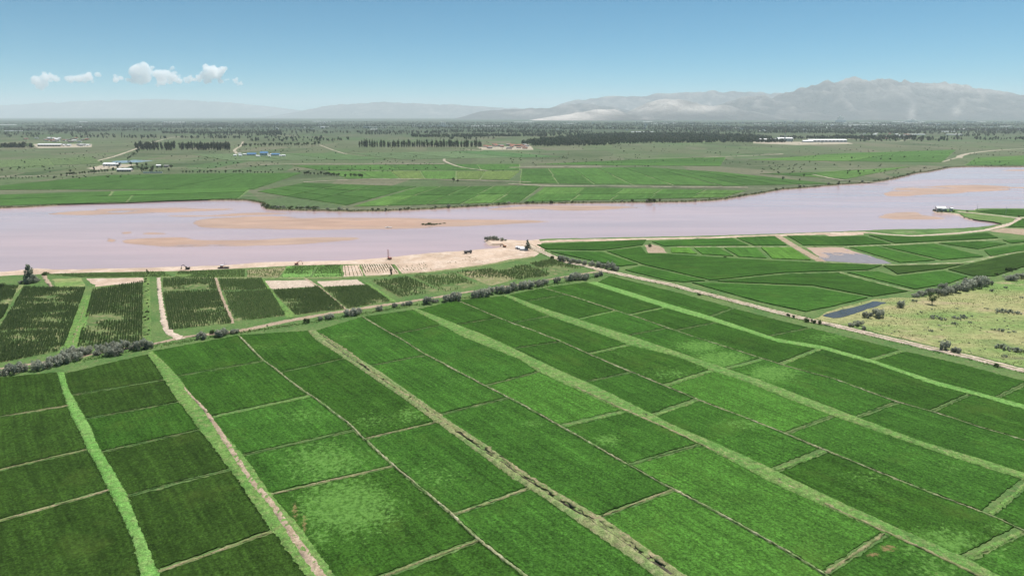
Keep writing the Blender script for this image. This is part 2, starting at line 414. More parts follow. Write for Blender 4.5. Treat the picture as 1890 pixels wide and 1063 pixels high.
def crop_grid(name, A, B, h, res, color, mat='rice'):
    """standing crop on a plot: a raised, ragged-edged canopy with sides"""
    wid = np.mean([np.linalg.norm(A[0, :2] - B[0, :2]), np.linalg.norm(A[-1, :2] - B[-1, :2])])
    ln = np.linalg.norm(np.diff(A[:, :2], axis=0), axis=1).sum()
    nu, nv = max(3, int(wid / res)), max(3, int(ln / res))
    g = ruled(A, B, nu, nv)
    jit = rng.normal(0, .22, g.shape); edge = np.zeros(g.shape[:2], bool); edge[0] = edge[-1] = True; edge[:, 0] = edge[:, -1] = True
    g = g + np.where(edge[..., None], jit * .8, jit * .5 * min(1, res))
    xy = g.reshape(-1, 2)
    z = h + rng.normal(0, .055, len(xy)) + .10 * np.sin(xy[:, 0] * .07) * np.sin(xy[:, 1] * .05)
    z = np.where(edge.ravel(), z - .1, z)
    v = np.c_[xy, z]
    f = orient(v, grid_faces(nv, nu))
    # sides
    idx = np.arange((nv + 1) * (nu + 1)).reshape(nv + 1, nu + 1)
    ring = np.r_[idx[0, :-1], idx[:-1, -1], idx[-1, :0:-1], idx[:0:-1, 0]]
    c = xy.mean(0); low = xy[ring] + (xy[ring] - c) / np.linalg.norm(xy[ring] - c, axis=1, keepdims=True) * .08
    n0 = len(v); v = np.r_[v, np.c_[low, np.full(len(ring), -.02)]]
    k = np.arange(len(ring)); k2 = (k + 1) % len(ring)
    sf = np.stack([ring[k], n0 + k, n0 + k2, ring[k2]], 1)
    f = np.r_[f, sf]
    uu = np.tile(np.linspace(0, wid, nu + 1), nv + 1); vv = np.repeat(np.linspace(0, ln, nv + 1), nu + 1)
    uv = np.c_[uu, vv] + rng.uniform(0, 300, 2); uv = np.r_[uv, uv[ring]]
    xy2 = v[:, :2]
    o = obj_from(name, v, f, MAT[mat], uv=uv, attrs={'patch': blob_val(xy2, BW), 'bare': blob_val(xy2, RW)})
    o.color = color
    return o
def crop_poly(name, q, h, res, color, mat='rice', inset=.5, jit=.15, z0=0.0, rowdir=None):
    q = offset_poly(np.asarray(q)[:, :2], inset)
    b = densify(q, res); b = (warp(b) if res < 4 else b) + rng.normal(0, jit, b.shape)
    lo, hi = b.min(0), b.max(0)
    gx, gy = np.meshgrid(np.arange(lo[0], hi[0], res), np.arange(lo[1], hi[1], res)); g = np.c_[gx.ravel(), gy.ravel()] + rng.normal(0, res * .12, (gx.size, 2))
    if len(g):
        inn = offset_poly(b, res * .6); g = g[inside(g, inn)]
    v, f, bi = tri_fill(b, g)
    z = z0 + h + rng.normal(0, min(.06, h * .15), len(v)); n0 = len(v)
    e = q - np.roll(q, 1, 0); k = np.argmax(np.linalg.norm(e, axis=1)); d = e[k] / np.linalg.norm(e[k]) if rowdir is None else rowdir
    uv = np.c_[v @ np.array((-d[1], d[0])), v @ d]
    V = np.r_[np.c_[v, z], np.c_[v[bi], np.full(len(bi), z0 - .03)]]
    F_ = [tuple(t) for t in f] + [(bi[i], n0 + i, n0 + (i + 1) % len(bi), bi[(i + 1) % len(bi)]) for i in range(len(bi))]
    uv = np.r_[uv, uv[bi]]
    o = obj_from(name, V, F_, MAT[mat], uv=uv, attrs={'patch': blob_val(V[:, :2], BW) if res < 3 else np.zeros(len(V)), 'bare': np.zeros(len(V))})
    o.color = color
    return o
def sheet(name, q, z, mat, res=4.0, jit=.4, amp=.0, smooth=True, skirt=True):
    """a thin ground sheet over polygon q (world xy)"""
    q = np.asarray(q)[:, :2]
    if poly_area(q) < 0: q = q[::-1]
    b = densify(q, res); b = b + rng.normal(0, jit, b.shape)
    lo, hi = b.min(0), b.max(0); g = np.zeros((0, 2))
    if amp > 0:
        gx, gy = np.meshgrid(np.arange(lo[0], hi[0], res), np.arange(lo[1], hi[1], res)); g = np.c_[gx.ravel(), gy.ravel()]
        g = g[inside(g, offset_poly(q, res * .6))]
    v, f, bi = tri_fill(b, g)
    zz = np.full(len(v), z) + (np.abs(rng.normal(0, amp, len(v))) if amp > 0 else 0)
    n0 = len(v); V = np.c_[v, zz]; F_ = [tuple(t) for t in f]
    if skirt:
        V = np.r_[V, np.c_[v[bi], np.full(len(bi), z - .25)]]
        F_ += [(bi[i], n0 + i, n0 + (i + 1) % len(bi), bi[(i + 1) % len(bi)]) for i in range(len(bi))]
    return obj_from(name, V, F_, MAT[mat], smooth=False)
def ribbon(name, pts, width, h, mat, step=1.2, jit=.12, top=.6, z0=0.0, wobble=.0):
    """raised strip along a world polyline; width may be a list along it"""
    p = resample(np.asarray(pts)[:, :2], step); n = len(p)
    wd = np.interp(np.linspace(0, 1, n), np.linspace(0, 1, len(width)), width) if hasattr(width, '__len__') else np.full(n, float(width))
    t = np.gradient(p, axis=0); t /= np.linalg.norm(t, axis=1, keepdims=True) + 1e-9; nm = np.c_[-t[:, 1], t[:, 0]]
    if wobble: p = p + nm * (vnoise(p, .06, 3.3) * wobble)[:, None]
    off = [-.5, -.5 * top, .5 * top, .5]; zz = [-.02, h, h, -.02]; rows = []
    for o_, z_ in zip(off, zz):
        q = p + nm * (wd * o_ + rng.normal(0, jit, n))[:, None]
        rows.append(np.c_[q, np.full(n, z0 + z_) + (rng.normal(0, h * .12, n) if z_ > 0 else 0)])
    v = np.stack(rows, 1).reshape(-1, 3)
    return obj_from(name, v, orient(v, grid_faces(n - 1, 3)), MAT[mat])

# tuft collector for the loose grass on lanes and bunds
TUFT = []
def tufts_between(A, B, density, size=.32, z=.1):
    A, B = np.asarray(A), np.asarray(B)
    wid = np.linalg.norm(A[len(A) // 2, :2] - B[len(B) // 2, :2]); ln = np.linalg.norm(np.diff(A[:, :2], axis=0), axis=1).sum()
    n = int(density * wid * ln)
    if n < 1: return
    g = ruled(A, B, 1, 200); v = rng.uniform(0, 199.99, n); u = rng.uniform(-.04, 1.04, n); i = v.astype(int); t = (v - i)[:, None]
    a = g[i, 0] * (1 - t) + g[i + 1, 0] * t; b = g[i, 1] * (1 - t) + g[i + 1, 1] * t
    p = a * (1 - u[:, None]) + b * u[:, None]
    TUFT.append(np.c_[p, np.full(n, z), rng.uniform(.6, 1.4, n) * size])
def tufts_line(p, n_per_m, spread, size=.32, z=.05):
    p = resample(np.asarray(p)[:, :2], .5); n = int(len(p) * .5 * n_per_m); i = rng.integers(0, len(p), n)
    TUFT.append(np.c_[p[i] + rng.normal(0, spread, (n, 2)), np.full(n, z), rng.uniform(.6, 1.4, n) * size])

# ------------------------------------------------------------------ river, land
ZW = -1.2
near_shore = [(-700, 530), (-300, 514), (0, 503), (45, 499), (75, 497), (130, 499), (200, 497), (330, 494), (410, 491), (450, 488), (480, 486), (540, 484), (640, 482),
              (720, 476), (790, 469), (850, 464.5), (905, 460), (925, 457), (922, 454), (903, 454), (894, 449), (892, 444), (905, 441.5), (940, 444), (975, 445), (1000, 442.5), (1040, 441.5), (1200, 438.5),
              (1300, 436.5), (1450, 432), (1560, 428), (1640, 424.5), (1700, 424), (1770, 422), (1800, 420), (1830, 416.5), (1842, 414), (1838, 411.5), (1820, 408.5), (1790, 406), (1776, 402), (1769, 398),
              (1750, 395), (1726, 394), (1721, 391), (1724, 388), (1740, 386.5), (1765, 388), (1790, 389), (1797, 387.2), (1812, 386), (1890, 386), (2100, 385), (2600, 383)]
far_shore = [(-700, 391), (-300, 389), (0, 385), (100, 380), (150, 377.5), (240, 374), (330, 371.5), (440, 370.5), (470, 373.5), (485, 377), (486, 382), (500, 387.5), (560, 389.5), (640, 391), (700, 390.5), (770, 388),
             (837, 384.5), (905, 380.5), (966, 377.5), (1108, 375.5), (1210, 374.5), (1280, 373), (1336, 369), (1372, 363), (1410, 357), (1443, 351), (1494, 347), (1547, 342), (1608, 338), (1639, 333), (1664, 327.5),
             (1689, 321), (1715, 317.5), (1740, 312.5), (1755, 310), (1791, 308.5), (1890, 308.5), (2100, 309), (2600, 311)]
def land(name, shore, rest, mat, inset, lab):
    s = smooth_poly(PW(shore, ZW)[:, :2], 5); s = resample(s, 5.0); s = s + rng.normal(0, .55, s.shape)
    rest = np.array(rest, float)
    q = np.r_[s, rest]
    ccw = poly_area(q) > 0
    if not ccw: q = q[::-1]
    top = offset_poly(q, inset); n = len(q)
    v2, f, bi = tri_fill(top, np.zeros((0, 2)))
    V = np.r_[np.c_[v2, np.zeros(len(v2))], np.c_[q, np.full(n, ZW - .5)]]
    n0 = len(v2); F_ = [tuple(t) for t in f]; nt_ = len(F_)
    F_ += [(bi[i], n0 + i, n0 + (i + 1) % n, bi[(i + 1) % n]) for i in range(n)]
    o = obj_from(name, V, F_, [MAT[mat[0]], MAT[mat[1]]])
    mi = np.zeros(len(o.data.polygons), dtype=np.int32); mi[nt_:] = 1; o.data.polygons.foreach_set('material_index', mi)
    tag(o, lab, kind='structure'); return s
GX = 56000.0
near_line = land('near_ground', near_shore, [(7000, PW(near_shore[-1:], ZW)[0][1]), (7000, -1200), (-7000, -1200), (-7000, 330)], ('near_land', 'sand'), 3.5, 'grassy ground of the near river bank under the fields')
far_line = land('far_plain', far_shore, [(9000, 1200), (GX, 2500), (GX, GX), (-GX, GX), (-GX, 2000), (-9000, 560)], ('plain', 'bank'), 3.0, 'wide grey-green plain beyond the river reaching the horizon')
o = obj_from('river', [(-9500, 150, ZW), (9500, 150, ZW), (9500, 2600, ZW), (-9500, 2600, ZW)], [(0, 1, 2, 3)], MAT['water'])
tag(o, 'wide silty pink-brown river reflecting the sky', kind='structure')

def sandbar(pts, lab, hgt=.5, res=4.5, grow=3.0):
    q = smooth_poly(PW(pts, ZW)[:, :2], 6, True); q = offset_poly(q, -grow); q = densify(q, 6.0); q = q + np.c_[vnoise(q * (.4, 1), .03, 6.6) * 9, vnoise(q * (.4, 1), .035, 2.2) * 5] * min(1, grow / 3)
    b = densify(q, res); lo, hi = b.min(0), b.max(0)
    gx, gy = np.meshgrid(np.arange(lo[0], hi[0], res), np.arange(lo[1], hi[1], res * 1.0)); g = np.c_[gx.ravel(), gy.ravel()] + rng.normal(0, .5, (gx.size, 2))
    g = g[inside(g, offset_poly(q, res * .5))]
    v, f, bi = tri_fill(b, g)
    # distance to the outline
    bb = densify(q, 3.0); d = np.empty(len(v))
    for i0 in range(0, len(v), 2000): d[i0:i0 + 2000] = np.sqrt(((v[i0:i0 + 2000, None, :] - bb[None]) ** 2).sum(-1)).min(1)
    nn = np.array([nz(a, c * 2.2, .012, 1.3) for a, c in v]) * .17 + np.array([nz(a * .3, c * 2.2, .045, 2.1) for a, c in v]) * .13
    z = ZW - .22 + .31 * np.clip(d / 8, 0, 1) + .14 * np.clip(d / 22, 0, 1) + nn * 2.0 * np.clip(d / 5, 0, 1)
    z[bi] = ZW - .3
    o = obj_from('sandbar', np.c_[v, z], [tuple(t) for t in f], MAT['bar'], smooth=True)
    return tag(o, lab, kind='structure')
sandbar([(82, 395.5), (135, 390), (190, 385), (305, 383.5), (372, 384), (440, 386), (339, 392), (237, 396.6), (135, 398)], 'long thin sandbar next to the far bank')
sandbar([(355, 411), (406, 402), (508, 399), (640, 401), (769, 402), (871, 404), (939, 406), (1033, 408), (939, 414), (837, 419), (735, 423), (600, 424.5), (542, 424.5), (406, 423.5)], 'largest sandbar in mid-river with a green tuft on it')
sandbar([(234, 450), (244, 441), (339, 438.6), (372, 443), (542, 440), (640, 438), (668, 441), (600, 447), (474, 453), (339, 456.5), (271, 455.5)], 'narrow sandbar closest to the near beach')
sandbar([(195, 443), (200, 439), (212, 440), (218, 444), (206, 447.5)], 'small round sand islet', grow=2)
sandbar([(220, 430), (235, 427), (247, 430), (235, 432.5)], 'tiny sand islet beside the round one', grow=2)
sandbar([(259, 430), (290, 428), (328, 432), (275, 433.5)], 'thin sliver of sand above the narrow sandbar', grow=1.5)
sandbar([(300, 399), (390, 396), (480, 392), (560, 395), (470, 398), (380, 402)], 'faint shoal between the two long sandbars', grow=1.0)
sandbar([(898, 388), (972, 380.5), (1108, 378.8), (1203, 383), (1108, 388.5), (1040, 390)], 'pinkish sand beach along the far bank')
sandbar([(1630, 358), (1640, 350), (1655, 345.5), (1700, 344), (1790, 341.5), (1850, 343.5), (1960, 346), (1890, 349.5), (1800, 355), (1740, 359), (1680, 362), (1640, 362)], 'broad sandbar in the upstream reach of the river')
sandbar([(1619, 402), (1636, 394.5), (1683, 391.5), (1705, 397), (1740, 403.5), (1656, 405.5)], 'small wedge of sand off the spit with the white house')
sandbar([(1843, 315), (1870, 313.5), (1960, 313.5), (1940, 316), (1870, 316)], 'thin far sandbar near the opposite bank', grow=1)

# near beach and pale diggings
sh = [(x, y + .6) for x, y in near_shore if -310 <= x <= 1000 and y > 440]
xa, xb = P(-300, 516)[0], P(1000, 443)[0]; bl = near_line[(near_line[:, 0] > xa) & (near_line[:, 0] < xb)]
tt = np.gradient(bl, axis=0); tt /= np.linalg.norm(tt, axis=1, keepdims=True); bl = bl + np.c_[tt[:, 1], -tt[:, 0]] * 3.3
low_b = PW([(1006, 462), (985, 474), (940, 479), (900, 488), (850, 497), (800, 503), (745, 506), (735, 488), (640, 488), (540, 490.5), (460, 494.5), (350, 500), (200, 502.5), (80, 505.5), (0, 509.5), (-300, 525)])[:, :2]
beach = np.r_[bl, low_b]
tag(sheet('beach', beach, .03, 'sand', 5, .25), 'pale sandy beach strip along the near bank', kind='structure')

# ------------------------------------------------------------------ near rice strips
L0l = [(102, 688), (112, 715), (131, 768), (160, 830), (198, 902), (226, 960), (246, 1010), (256, 1063)]
L0r = [(119, 690), (126, 712), (157, 768), (188, 830), (231, 902), (254, 960), (277, 1010), (300, 1063)]
L1l = [(271, 655), (299, 700), (328, 744), (365, 792), (422, 869), (495, 977), (560, 1063)]
L1r = [(286, 648), (333, 697), (389, 768), (451, 837), (504, 910), (560, 973), (618, 1058)]
L2 = [(440, 619), (488, 666), (559, 720), (600, 748), (640, 778), (702, 837), (750, 881), (832, 946), (883, 994), (962, 1057)]
L3l = [(566, 611), (582, 629), (640, 667), (692, 702), (801, 780), (941, 881), (1003, 922), (1078, 977), (1201, 1062)]
L3r = [(584, 611), (600, 622), (640, 646), (685, 674), (723, 700), (839, 782), (897, 819), (976, 877), (1112, 953), (1181, 1000), (1268, 1060)]
L4 = [(668, 585), (742, 627), (785, 654), (873, 700), (938, 734), (972, 751), (1041, 790), (1146, 850), (1240, 901), (1349, 960), (1455, 1018), (1523, 1060)]
L5l = [(760, 572), (851, 622), (956, 664), (993, 688), (1100, 738), (1155, 762), (1250, 802), (1421, 891), (1636, 988), (1796, 1062)]
L5r = [(772, 571), (891, 616), (1006, 669), (1142, 732), (1240, 782), (1330, 820), (1410, 857), (1540, 920), (1653, 972), (1783, 1028), (1841, 1059)]
L6 = [(844, 555), (901, 579), (939, 594), (1027, 627), (1088, 654), (1142, 677), (1233, 715), (1288, 738), (1438, 796), (1520, 830), (1591, 859), (1694, 901), (1827, 951), (1890, 980)]
L7l = [(927, 547), (1013, 584), (1162, 638), (1250, 659), (1318, 688), (1370, 704), (1455, 738), (1540, 770), (1745, 842), (1890, 888)]
L7r = [(940, 545), (1020, 574), (1176, 623), (1250, 649), (1330, 676), (1400, 699), (1557, 760), (1694, 812), (1830, 853), (1890, 872)]
L8 = [(1003, 532), (1064, 550), (1122, 569), (1176, 586), (1240, 608), (1284, 623), (1453, 677), (1540, 700), (1656, 742), (1724, 761), (1810, 789), (1890, 813)]
L9l = [(1080, 522), (1226, 569), (1300, 590), (1352, 606), (1433, 632), (1521, 647), (1612, 672), (1724, 712), (1792, 729), (1890, 757)]
L9r = [(1104, 521), (1240, 562), (1300, 580), (1352, 597), (1433, 624), (1521, 639), (1612, 665), (1724, 702), (1792, 720), (1890, 747)]
RE = [(1128, 509), (1240, 537), (1350, 567), (1450, 594), (1580, 625), (1690, 652), (1790, 676), (1890, 702)]

def side(px, ext=110, z=.0):
    p = PW(px, z)[:, :2]; d = p[-1] - p[-3]; d /= np.linalg.norm(d)
    return warp(resample(np.r_[p, [p[-1] + d * ext]], 1.0))
def near_s(p, q): return int(np.argmin(((p - q[:2]) ** 2).sum(1)))
def shift_side(p, d):            # move a polyline sideways (positive: to its right walking away->near)
    t = np.gradient(p, axis=0); t /= np.linalg.norm(t, axis=1, keepdims=True); return p + np.c_[t[:, 1], -t[:, 0]] * d
G0, G1, G2, G3, G4 = (.029, .063, .0095, 1), (.033, .088, .0115, 1), (.039, .108, .015, 1), (.053, .140, .020, 1), (.084, .192, .028, 1)
ORD = ['first', 'second', 'third', 'fourth', 'fifth', 'sixth', 'seventh']
RESN = .9
def strip(lp, rp, cuts, cols, desc, insl=-.45, insr=-.45, gap=.75):
    A, B = side(lp), side(rp)
    A = shift_side(A, -insl) ; B = shift_side(B, insr)
    # towards the camera, the right-hand side of the walk is screen-left
    cw = [(P(*c[0])[:2], P(*c[1])[:2], c[2] if len(c) > 2 else 'g') for c in cuts]
    ia = [0] + [near_s(A, c[0]) for c in cw]; ib = [0] + [near_s(B, c[1]) for c in cw]
    if cw: v = cw[-1][0] - cw[-1][1]
    else: v = A[0] - B[0]
    endb = len(B) - 1; enda = near_s(A, B[endb] + v)
    if enda >= len(A) - 2:
        enda = len(A) - 1; endb = near_s(B, A[enda] - v)
    ia.append(enda); ib.append(endb)
    for k in range(len(ia) - 1):
        g0 = 1 if k else 0
        a = A[ia[k] + g0: ia[k + 1] - 0].copy(); b = B[ib[k] + g0: ib[k + 1] - 0].copy()
        if k < len(ia) - 2 and cw[k][2] == 'w': a = a[:-1]; b = b[:-1]
        if len(a) < 3 or len(b) < 3: continue
        c0 = np.array(cols[min(k, len(cols) - 1)]); c0[:3] *= rng.uniform(.95, 1.06)
        tone = 'dark' if c0[1] < .078 else ('bright' if c0[1] > .122 else 'mid')
        o = crop_grid('rice_plot', a, b, .30, RESN, tuple(c0))
        tag(o, f'{tone} green rice plot, {ORD[k]} from the shrub hedge {desc}', 'rice plot', 'rice plots of the near fields')
    for l, r, kind in cw:
        l2, r2 = A[near_s(A, l)], B[near_s(B, r)]
        mt = {'g': 'bund_green', 't': 'bund_tan', 'w': 'lane'}[kind]; wd = {'g': .55, 't': .75, 'w': 1.3}[kind]
        o = ribbon('field_bund', [l2, (l2 + r2) / 2 + rng.normal(0, .25, 2), r2], list(wd * rng.uniform(.55, 1.25, 9)), .24, mt, .8, .12, .6, 0, .5)
        tag(o, 'low earth bund dividing two rice plots', kind='structure')
        tufts_line([l2, r2], 2.2 if kind == 'g' else 1.0, .4, .2, .2)
S0L = [(-60, 702), (-62, 781), (-64, 882), (-30, 965), (3, 1063)]
strip(S0L, L0l, [((-62, 779), (120, 750), 't'), ((-62, 881), (160, 830), 't'), ((-20, 966), (200, 904), 't')], [G0, G0, G0, G0], 'outside the curving grass lane', -2)
strip(L0r, L1l, [((135, 729), (297, 702)), ((167, 772), (328, 743)), ((191, 833), (365, 794), 'g'), ((242, 913), (422, 869), 'g'), ((300, 1050), (498, 982), 't')], [G0, G0, G1, G0, G0, G0], 'between curving grass lane and rutted lane')
N_ = lambda k: f'in {k} strip from the sandy road'
strip(L1r, L2, [((333, 693), (488, 666)), ((403, 769), (572, 731), 'w'), ((454, 840), (645, 795), 'g'), ((505, 912), (723, 862), 't'), ((702, 1062), (880, 997), 't')], [G1, G1, G2, G2, G1, G1], N_('ninth'), -.75, .55)
strip(L2, L3l, [((532, 685), (634, 662)), ((678, 809), (801, 780), 't'), ((849, 947), (972, 901), 't')], [G1, G1, G2, G2], N_('eighth'), .55, -.75)
strip(L3r, L4, [((688, 674), (786, 655)), ((823, 762), (932, 735), 'g'), ((1112, 953), (1240, 905), 't')], [G2, G2, G2, G3], N_('seventh'), -.75, .55)
strip(L4, L5l, [((735, 616), (810, 601)), ((908, 709), (993, 686)), ((1047, 784), (1153, 761), 'w'), ((1184, 850), (1284, 821), 'g'), ((1530, 1052), (1637, 988), 't')], [G1, G2, G3, G2, G3, G2], N_('sixth'), .55, -.75)
strip(L5r, L6, [((844, 599), (911, 589)), ((952, 643), (1030, 632)), ((1081, 706), (1162, 689), 'g'), ((1211, 765), (1290, 739), 'w'), ((1438, 866), (1520, 833), 'w'), ((1796, 1028), (1889, 983), 'w')], [G1, G1, G1, G2, G2, G1, G2], N_('fifth'), -.75, .55)
strip(L6, L7l, [((959, 593), (1016, 583)), ((1091, 654), (1169, 635), 'w'), ((1233, 712), (1311, 686), 'w'), ((1455, 799), (1540, 768), 'g'), ((1828, 952), (1886, 905), 'w')], [G1, G1, G1, G3, G2, G2], N_('fourth'), .55, -.75)
strip(L7r, L8, [((989, 552), (1040, 545)), ((1071, 589), (1138, 574), 'w'), ((1155, 620), (1236, 605)), ((1345, 679), (1396, 667), 'w'), ((1595, 765), (1650, 743), 'g')], [G1, G1, G2, G2, G2, G2], N_('third'), -.75, .55)
strip(L8, L9l, [((1176, 579), (1223, 569), 'w'), ((1250, 610), (1321, 596)), ((1457, 669), (1511, 650), 'w'), ((1724, 759), (1788, 730), 'g')], [G1, G1, G1, G1, G1], N_('second'), .55, -.75)
strip(L9r, RE, [((1314, 584), (1365, 566)), ((1436, 618), (1500, 603), 'g'), ((1612, 665), (1673, 645), 'w'), ((1843, 731), (1890, 711), 'g')], [G1, G1, G1, G1, G1], N_('first'), -.8, .8)

def lane(lp, rp, mat, lab, h=.3, ditch=None, dens=2.2, ext=110):
    A, B = side(lp, ext), side(rp, ext); n = min(len(A), len(B))
    nv = int(len(A) / .9); nu = 9
    g = ruled(A, B, nu, nv); e = np.zeros(g.shape[:2]); u = np.linspace(0, 1, nu + 1)
    z = np.tile(np.minimum(1, np.minimum(u, 1 - u) * 5) * h, (nv + 1, 1)) + np.abs(rng.normal(0, .05, (nv + 1, nu + 1)))
    xy = g.reshape(-1, 2) + rng.normal(0, .12, ((nv + 1) * (nu + 1), 2)); z = z.ravel() + .03
    if ditch is not None:
        D = side(ditch, ext)
        d = np.array([np.sqrt(((D - q) ** 2).sum(1).min()) for q in xy])
        z = np.where(d < .62, .05 + .02 * rng.random(len(xy)), z)
    v = np.c_[xy, z]
    o = obj_from('grass_lane', v, orient(v, grid_faces(nv, nu)), MAT[mat]); tag(o, lab, kind='structure')
    if dens: tufts_between(A, B, dens * .8, .17, h * .8)
    tufts_line(A, 3.0, .45, .2, .2); tufts_line(B, 3.0, .45, .2, .2)
lane(L0l, L0r, 'lane_bright', 'bright curving grass lane between rice plots', .35, None, 2.6)
lane(L1l, L1r, 'lane', 'wide grass lane carrying the rutted dirt track', .3, None, 2.4)
D3 = [(600, 628), (660, 670), (713, 705), (801, 763), (873, 818), (928, 854), (972, 884), (1044, 932), (1092, 960), (1143, 994), (1240, 1059)]
lane(L3l, L3r, 'lane_dry', 'wide dry grass lane with an open ditch', .5, D3, 1.0)
D5 = [(980, 668), (1060, 703), (1142, 742), (1212, 775), (1330, 836), (1480, 905), (1620, 970), (1760, 1030), (1800, 1050)]
lane(L5l, L5r, 'lane', 'grass lane with a reedy ditch', .4, None, 1.8)
lane(L7l, L7r, 'lane', 'pale straight grass lane between rice strips', .35, None, 2.0)
lane(L9l, L9r, 'lane_bright', 'narrow light green lane parallel to the sandy road', .3, None, 2.0)
def track(name, px, wd, mat, lab, z=.3, h=.06, step=1.2, jit=.15, wobble=0):
    return tag(ribbon(name, PW(px)[:, :2], wd, h, mat, step, jit, .8, z, wobble), lab, kind='structure')
track('dirt_track', [(340, 716), (352, 731), (378, 757), (400, 790), (461, 884), (505, 935), (546, 997), (592, 1063), (640, 1130)], [.5, 1.0, 1.3, 1.6, 1.4, 1.7, 1.7, 2.4, 2.6], 'dirt', 'bare rutted dirt track down the wide grass lane', .34)
tag(ribbon('ditch_mud', PW(D3)[:, :2], [.5, .4, .6, .7, .55, .65, .45, .5, .8, .9], .05, 'mud', .8, .16, .8, .07, .5), 'dark wet mud along the ditch in the dry lane', kind='structure')
track('reed_ditch', D5, [.2, .4, .4, .5, .6, .8, .9, .7, .6], 'mud', 'dark reed-choked ditch in a grass lane', .36, .07, .8, .3)
track('footpath', [(990, 680), (1100, 733), (1160, 760), (1250, 800), (1380, 862), (1560, 948), (1700, 1012), (1830, 1075)], [.5, .8, .8, .9, 1.0, 1.1, 1.3], 'bund_tan', 'narrow worn footpath beside the reedy ditch', .38, .07)
track('footpath', [(945, 549), (1018, 579), (1168, 630), (1250, 654), (1385, 702), (1548, 765), (1720, 827), (1890, 880)], [.4, .5, .4, .6, .5, .7, .6], 'bund_straw', 'faint footpath on the pale straight lane', .33, .06, 1.2, .3)
track('footpath', [(590, 617), (640, 648), (690, 690), (770, 745), (850, 798), (930, 850), (1010, 905), (1130, 975), (1230, 1045)], [.5, .7, .9, .7, .9, 1.0, .8, 1.2, 1.0], 'bund_tan', 'faint dusty footpath on the dry ditch lane', .5, .07, 1.2, .4)
for ln, lab in ((L2, 'straight straw-coloured bund between ninth and eighth strips'), (L4, 'stony pale bund between seventh and sixth strips'), (L6, 'thin weedy bund between fifth and fourth strips'), (L8, 'thin green bund between third and second strips')):
    s = side(ln)
    tag(ribbon('field_bund', s, list(rng.uniform(.45, 1.0, 40)), .30, 'bund_straw', .8, .12, .55, 0, .1), lab, kind='structure')
    tufts_line(s, 3.2, .55, .2, .2)

# hedge-side track, verges, sandy road
track('field_track', [(-200, 700), (0, 680), (90, 667), (180, 652), (291, 633), (339, 622), (440, 611), (542, 590), (640, 573), (760, 556), (850, 541), (960, 525), (1060, 508), (1110, 500)], [2.5, 2.2, 2.2, 2.5, 4.0, 5.0, 4.0, 4.0, 3, 2.5, 2.5, 2.5, 2.5], 'dirt', 'dusty field track beside the shrub hedge', .02, .06, 1.5, .35, .6)
hedge_line = side([(-150, 697), (0, 686), (110, 673), (200, 657), (282, 640), (440, 614), (560, 598), (760, 564), (930, 540), (1080, 515)], 10)
tufts_line(hedge_line, 8, 1.2, .4, .02)
ROADC = [(972, 452), (1000, 465), (1045, 484), (1085, 492), (1125, 502), (1240, 526), (1352, 555), (1453, 581), (1521, 597), (1589, 612), (1690, 637), (1792, 660), (1890, 684), (2050, 722), (2300, 780)]
s = side(ROADC, 50)
tag(ribbon('road_crown', s, [.5, .9, .7, 1.0, .6, .9, .5, .8], .03, 'bund_tan', 1.2, .25, .7, .37, .6), 'worn grassy crown down the middle of the sandy road', kind='structure')
tag(ribbon('dirt_road', s, [5, 5, 5.5, 6, 5.5, 5, 5, 5.2, 5.2, 5, 5, 5], .35, 'road', 1.6, .22, .8, 0, .5), 'long sandy road between rice strips and meadow', kind='structure')
for d_, n_ in ((3.6, 2.2), (-3.4, 1.6)): tufts_line(shift_side(s, d_), n_, .5, .42, .02)
track('bank_track', [(975, 448), (1040, 444.5), (1200, 441), (1300, 439), (1433, 434.5), (1540, 430.5), (1600, 429)], [9, 10, 8, 7, 7, 9, 6], 'sand', 'pale sand track along the near bank', .02, .08, 3, .6)
track('bank_track', [(1600, 429), (1640, 433), (1682, 435.5), (1700, 435), (1770, 430.5), (1820, 425), (1850, 417.5), (1876, 410), (1880, 403), (1850, 399), (1800, 394), (1768, 390.5)], [5, 5, 5, 5, 5, 5, 6, 6, 5, 5, 6], 'road', 'white track curving round the inlet to the spit', .02, .08, 3, .4)
track('bank_track', [(1878, 402), (1930, 401), (2050, 400)], 5, 'road', 'white track leaving the spit inland', .025, .08, 3, .4)

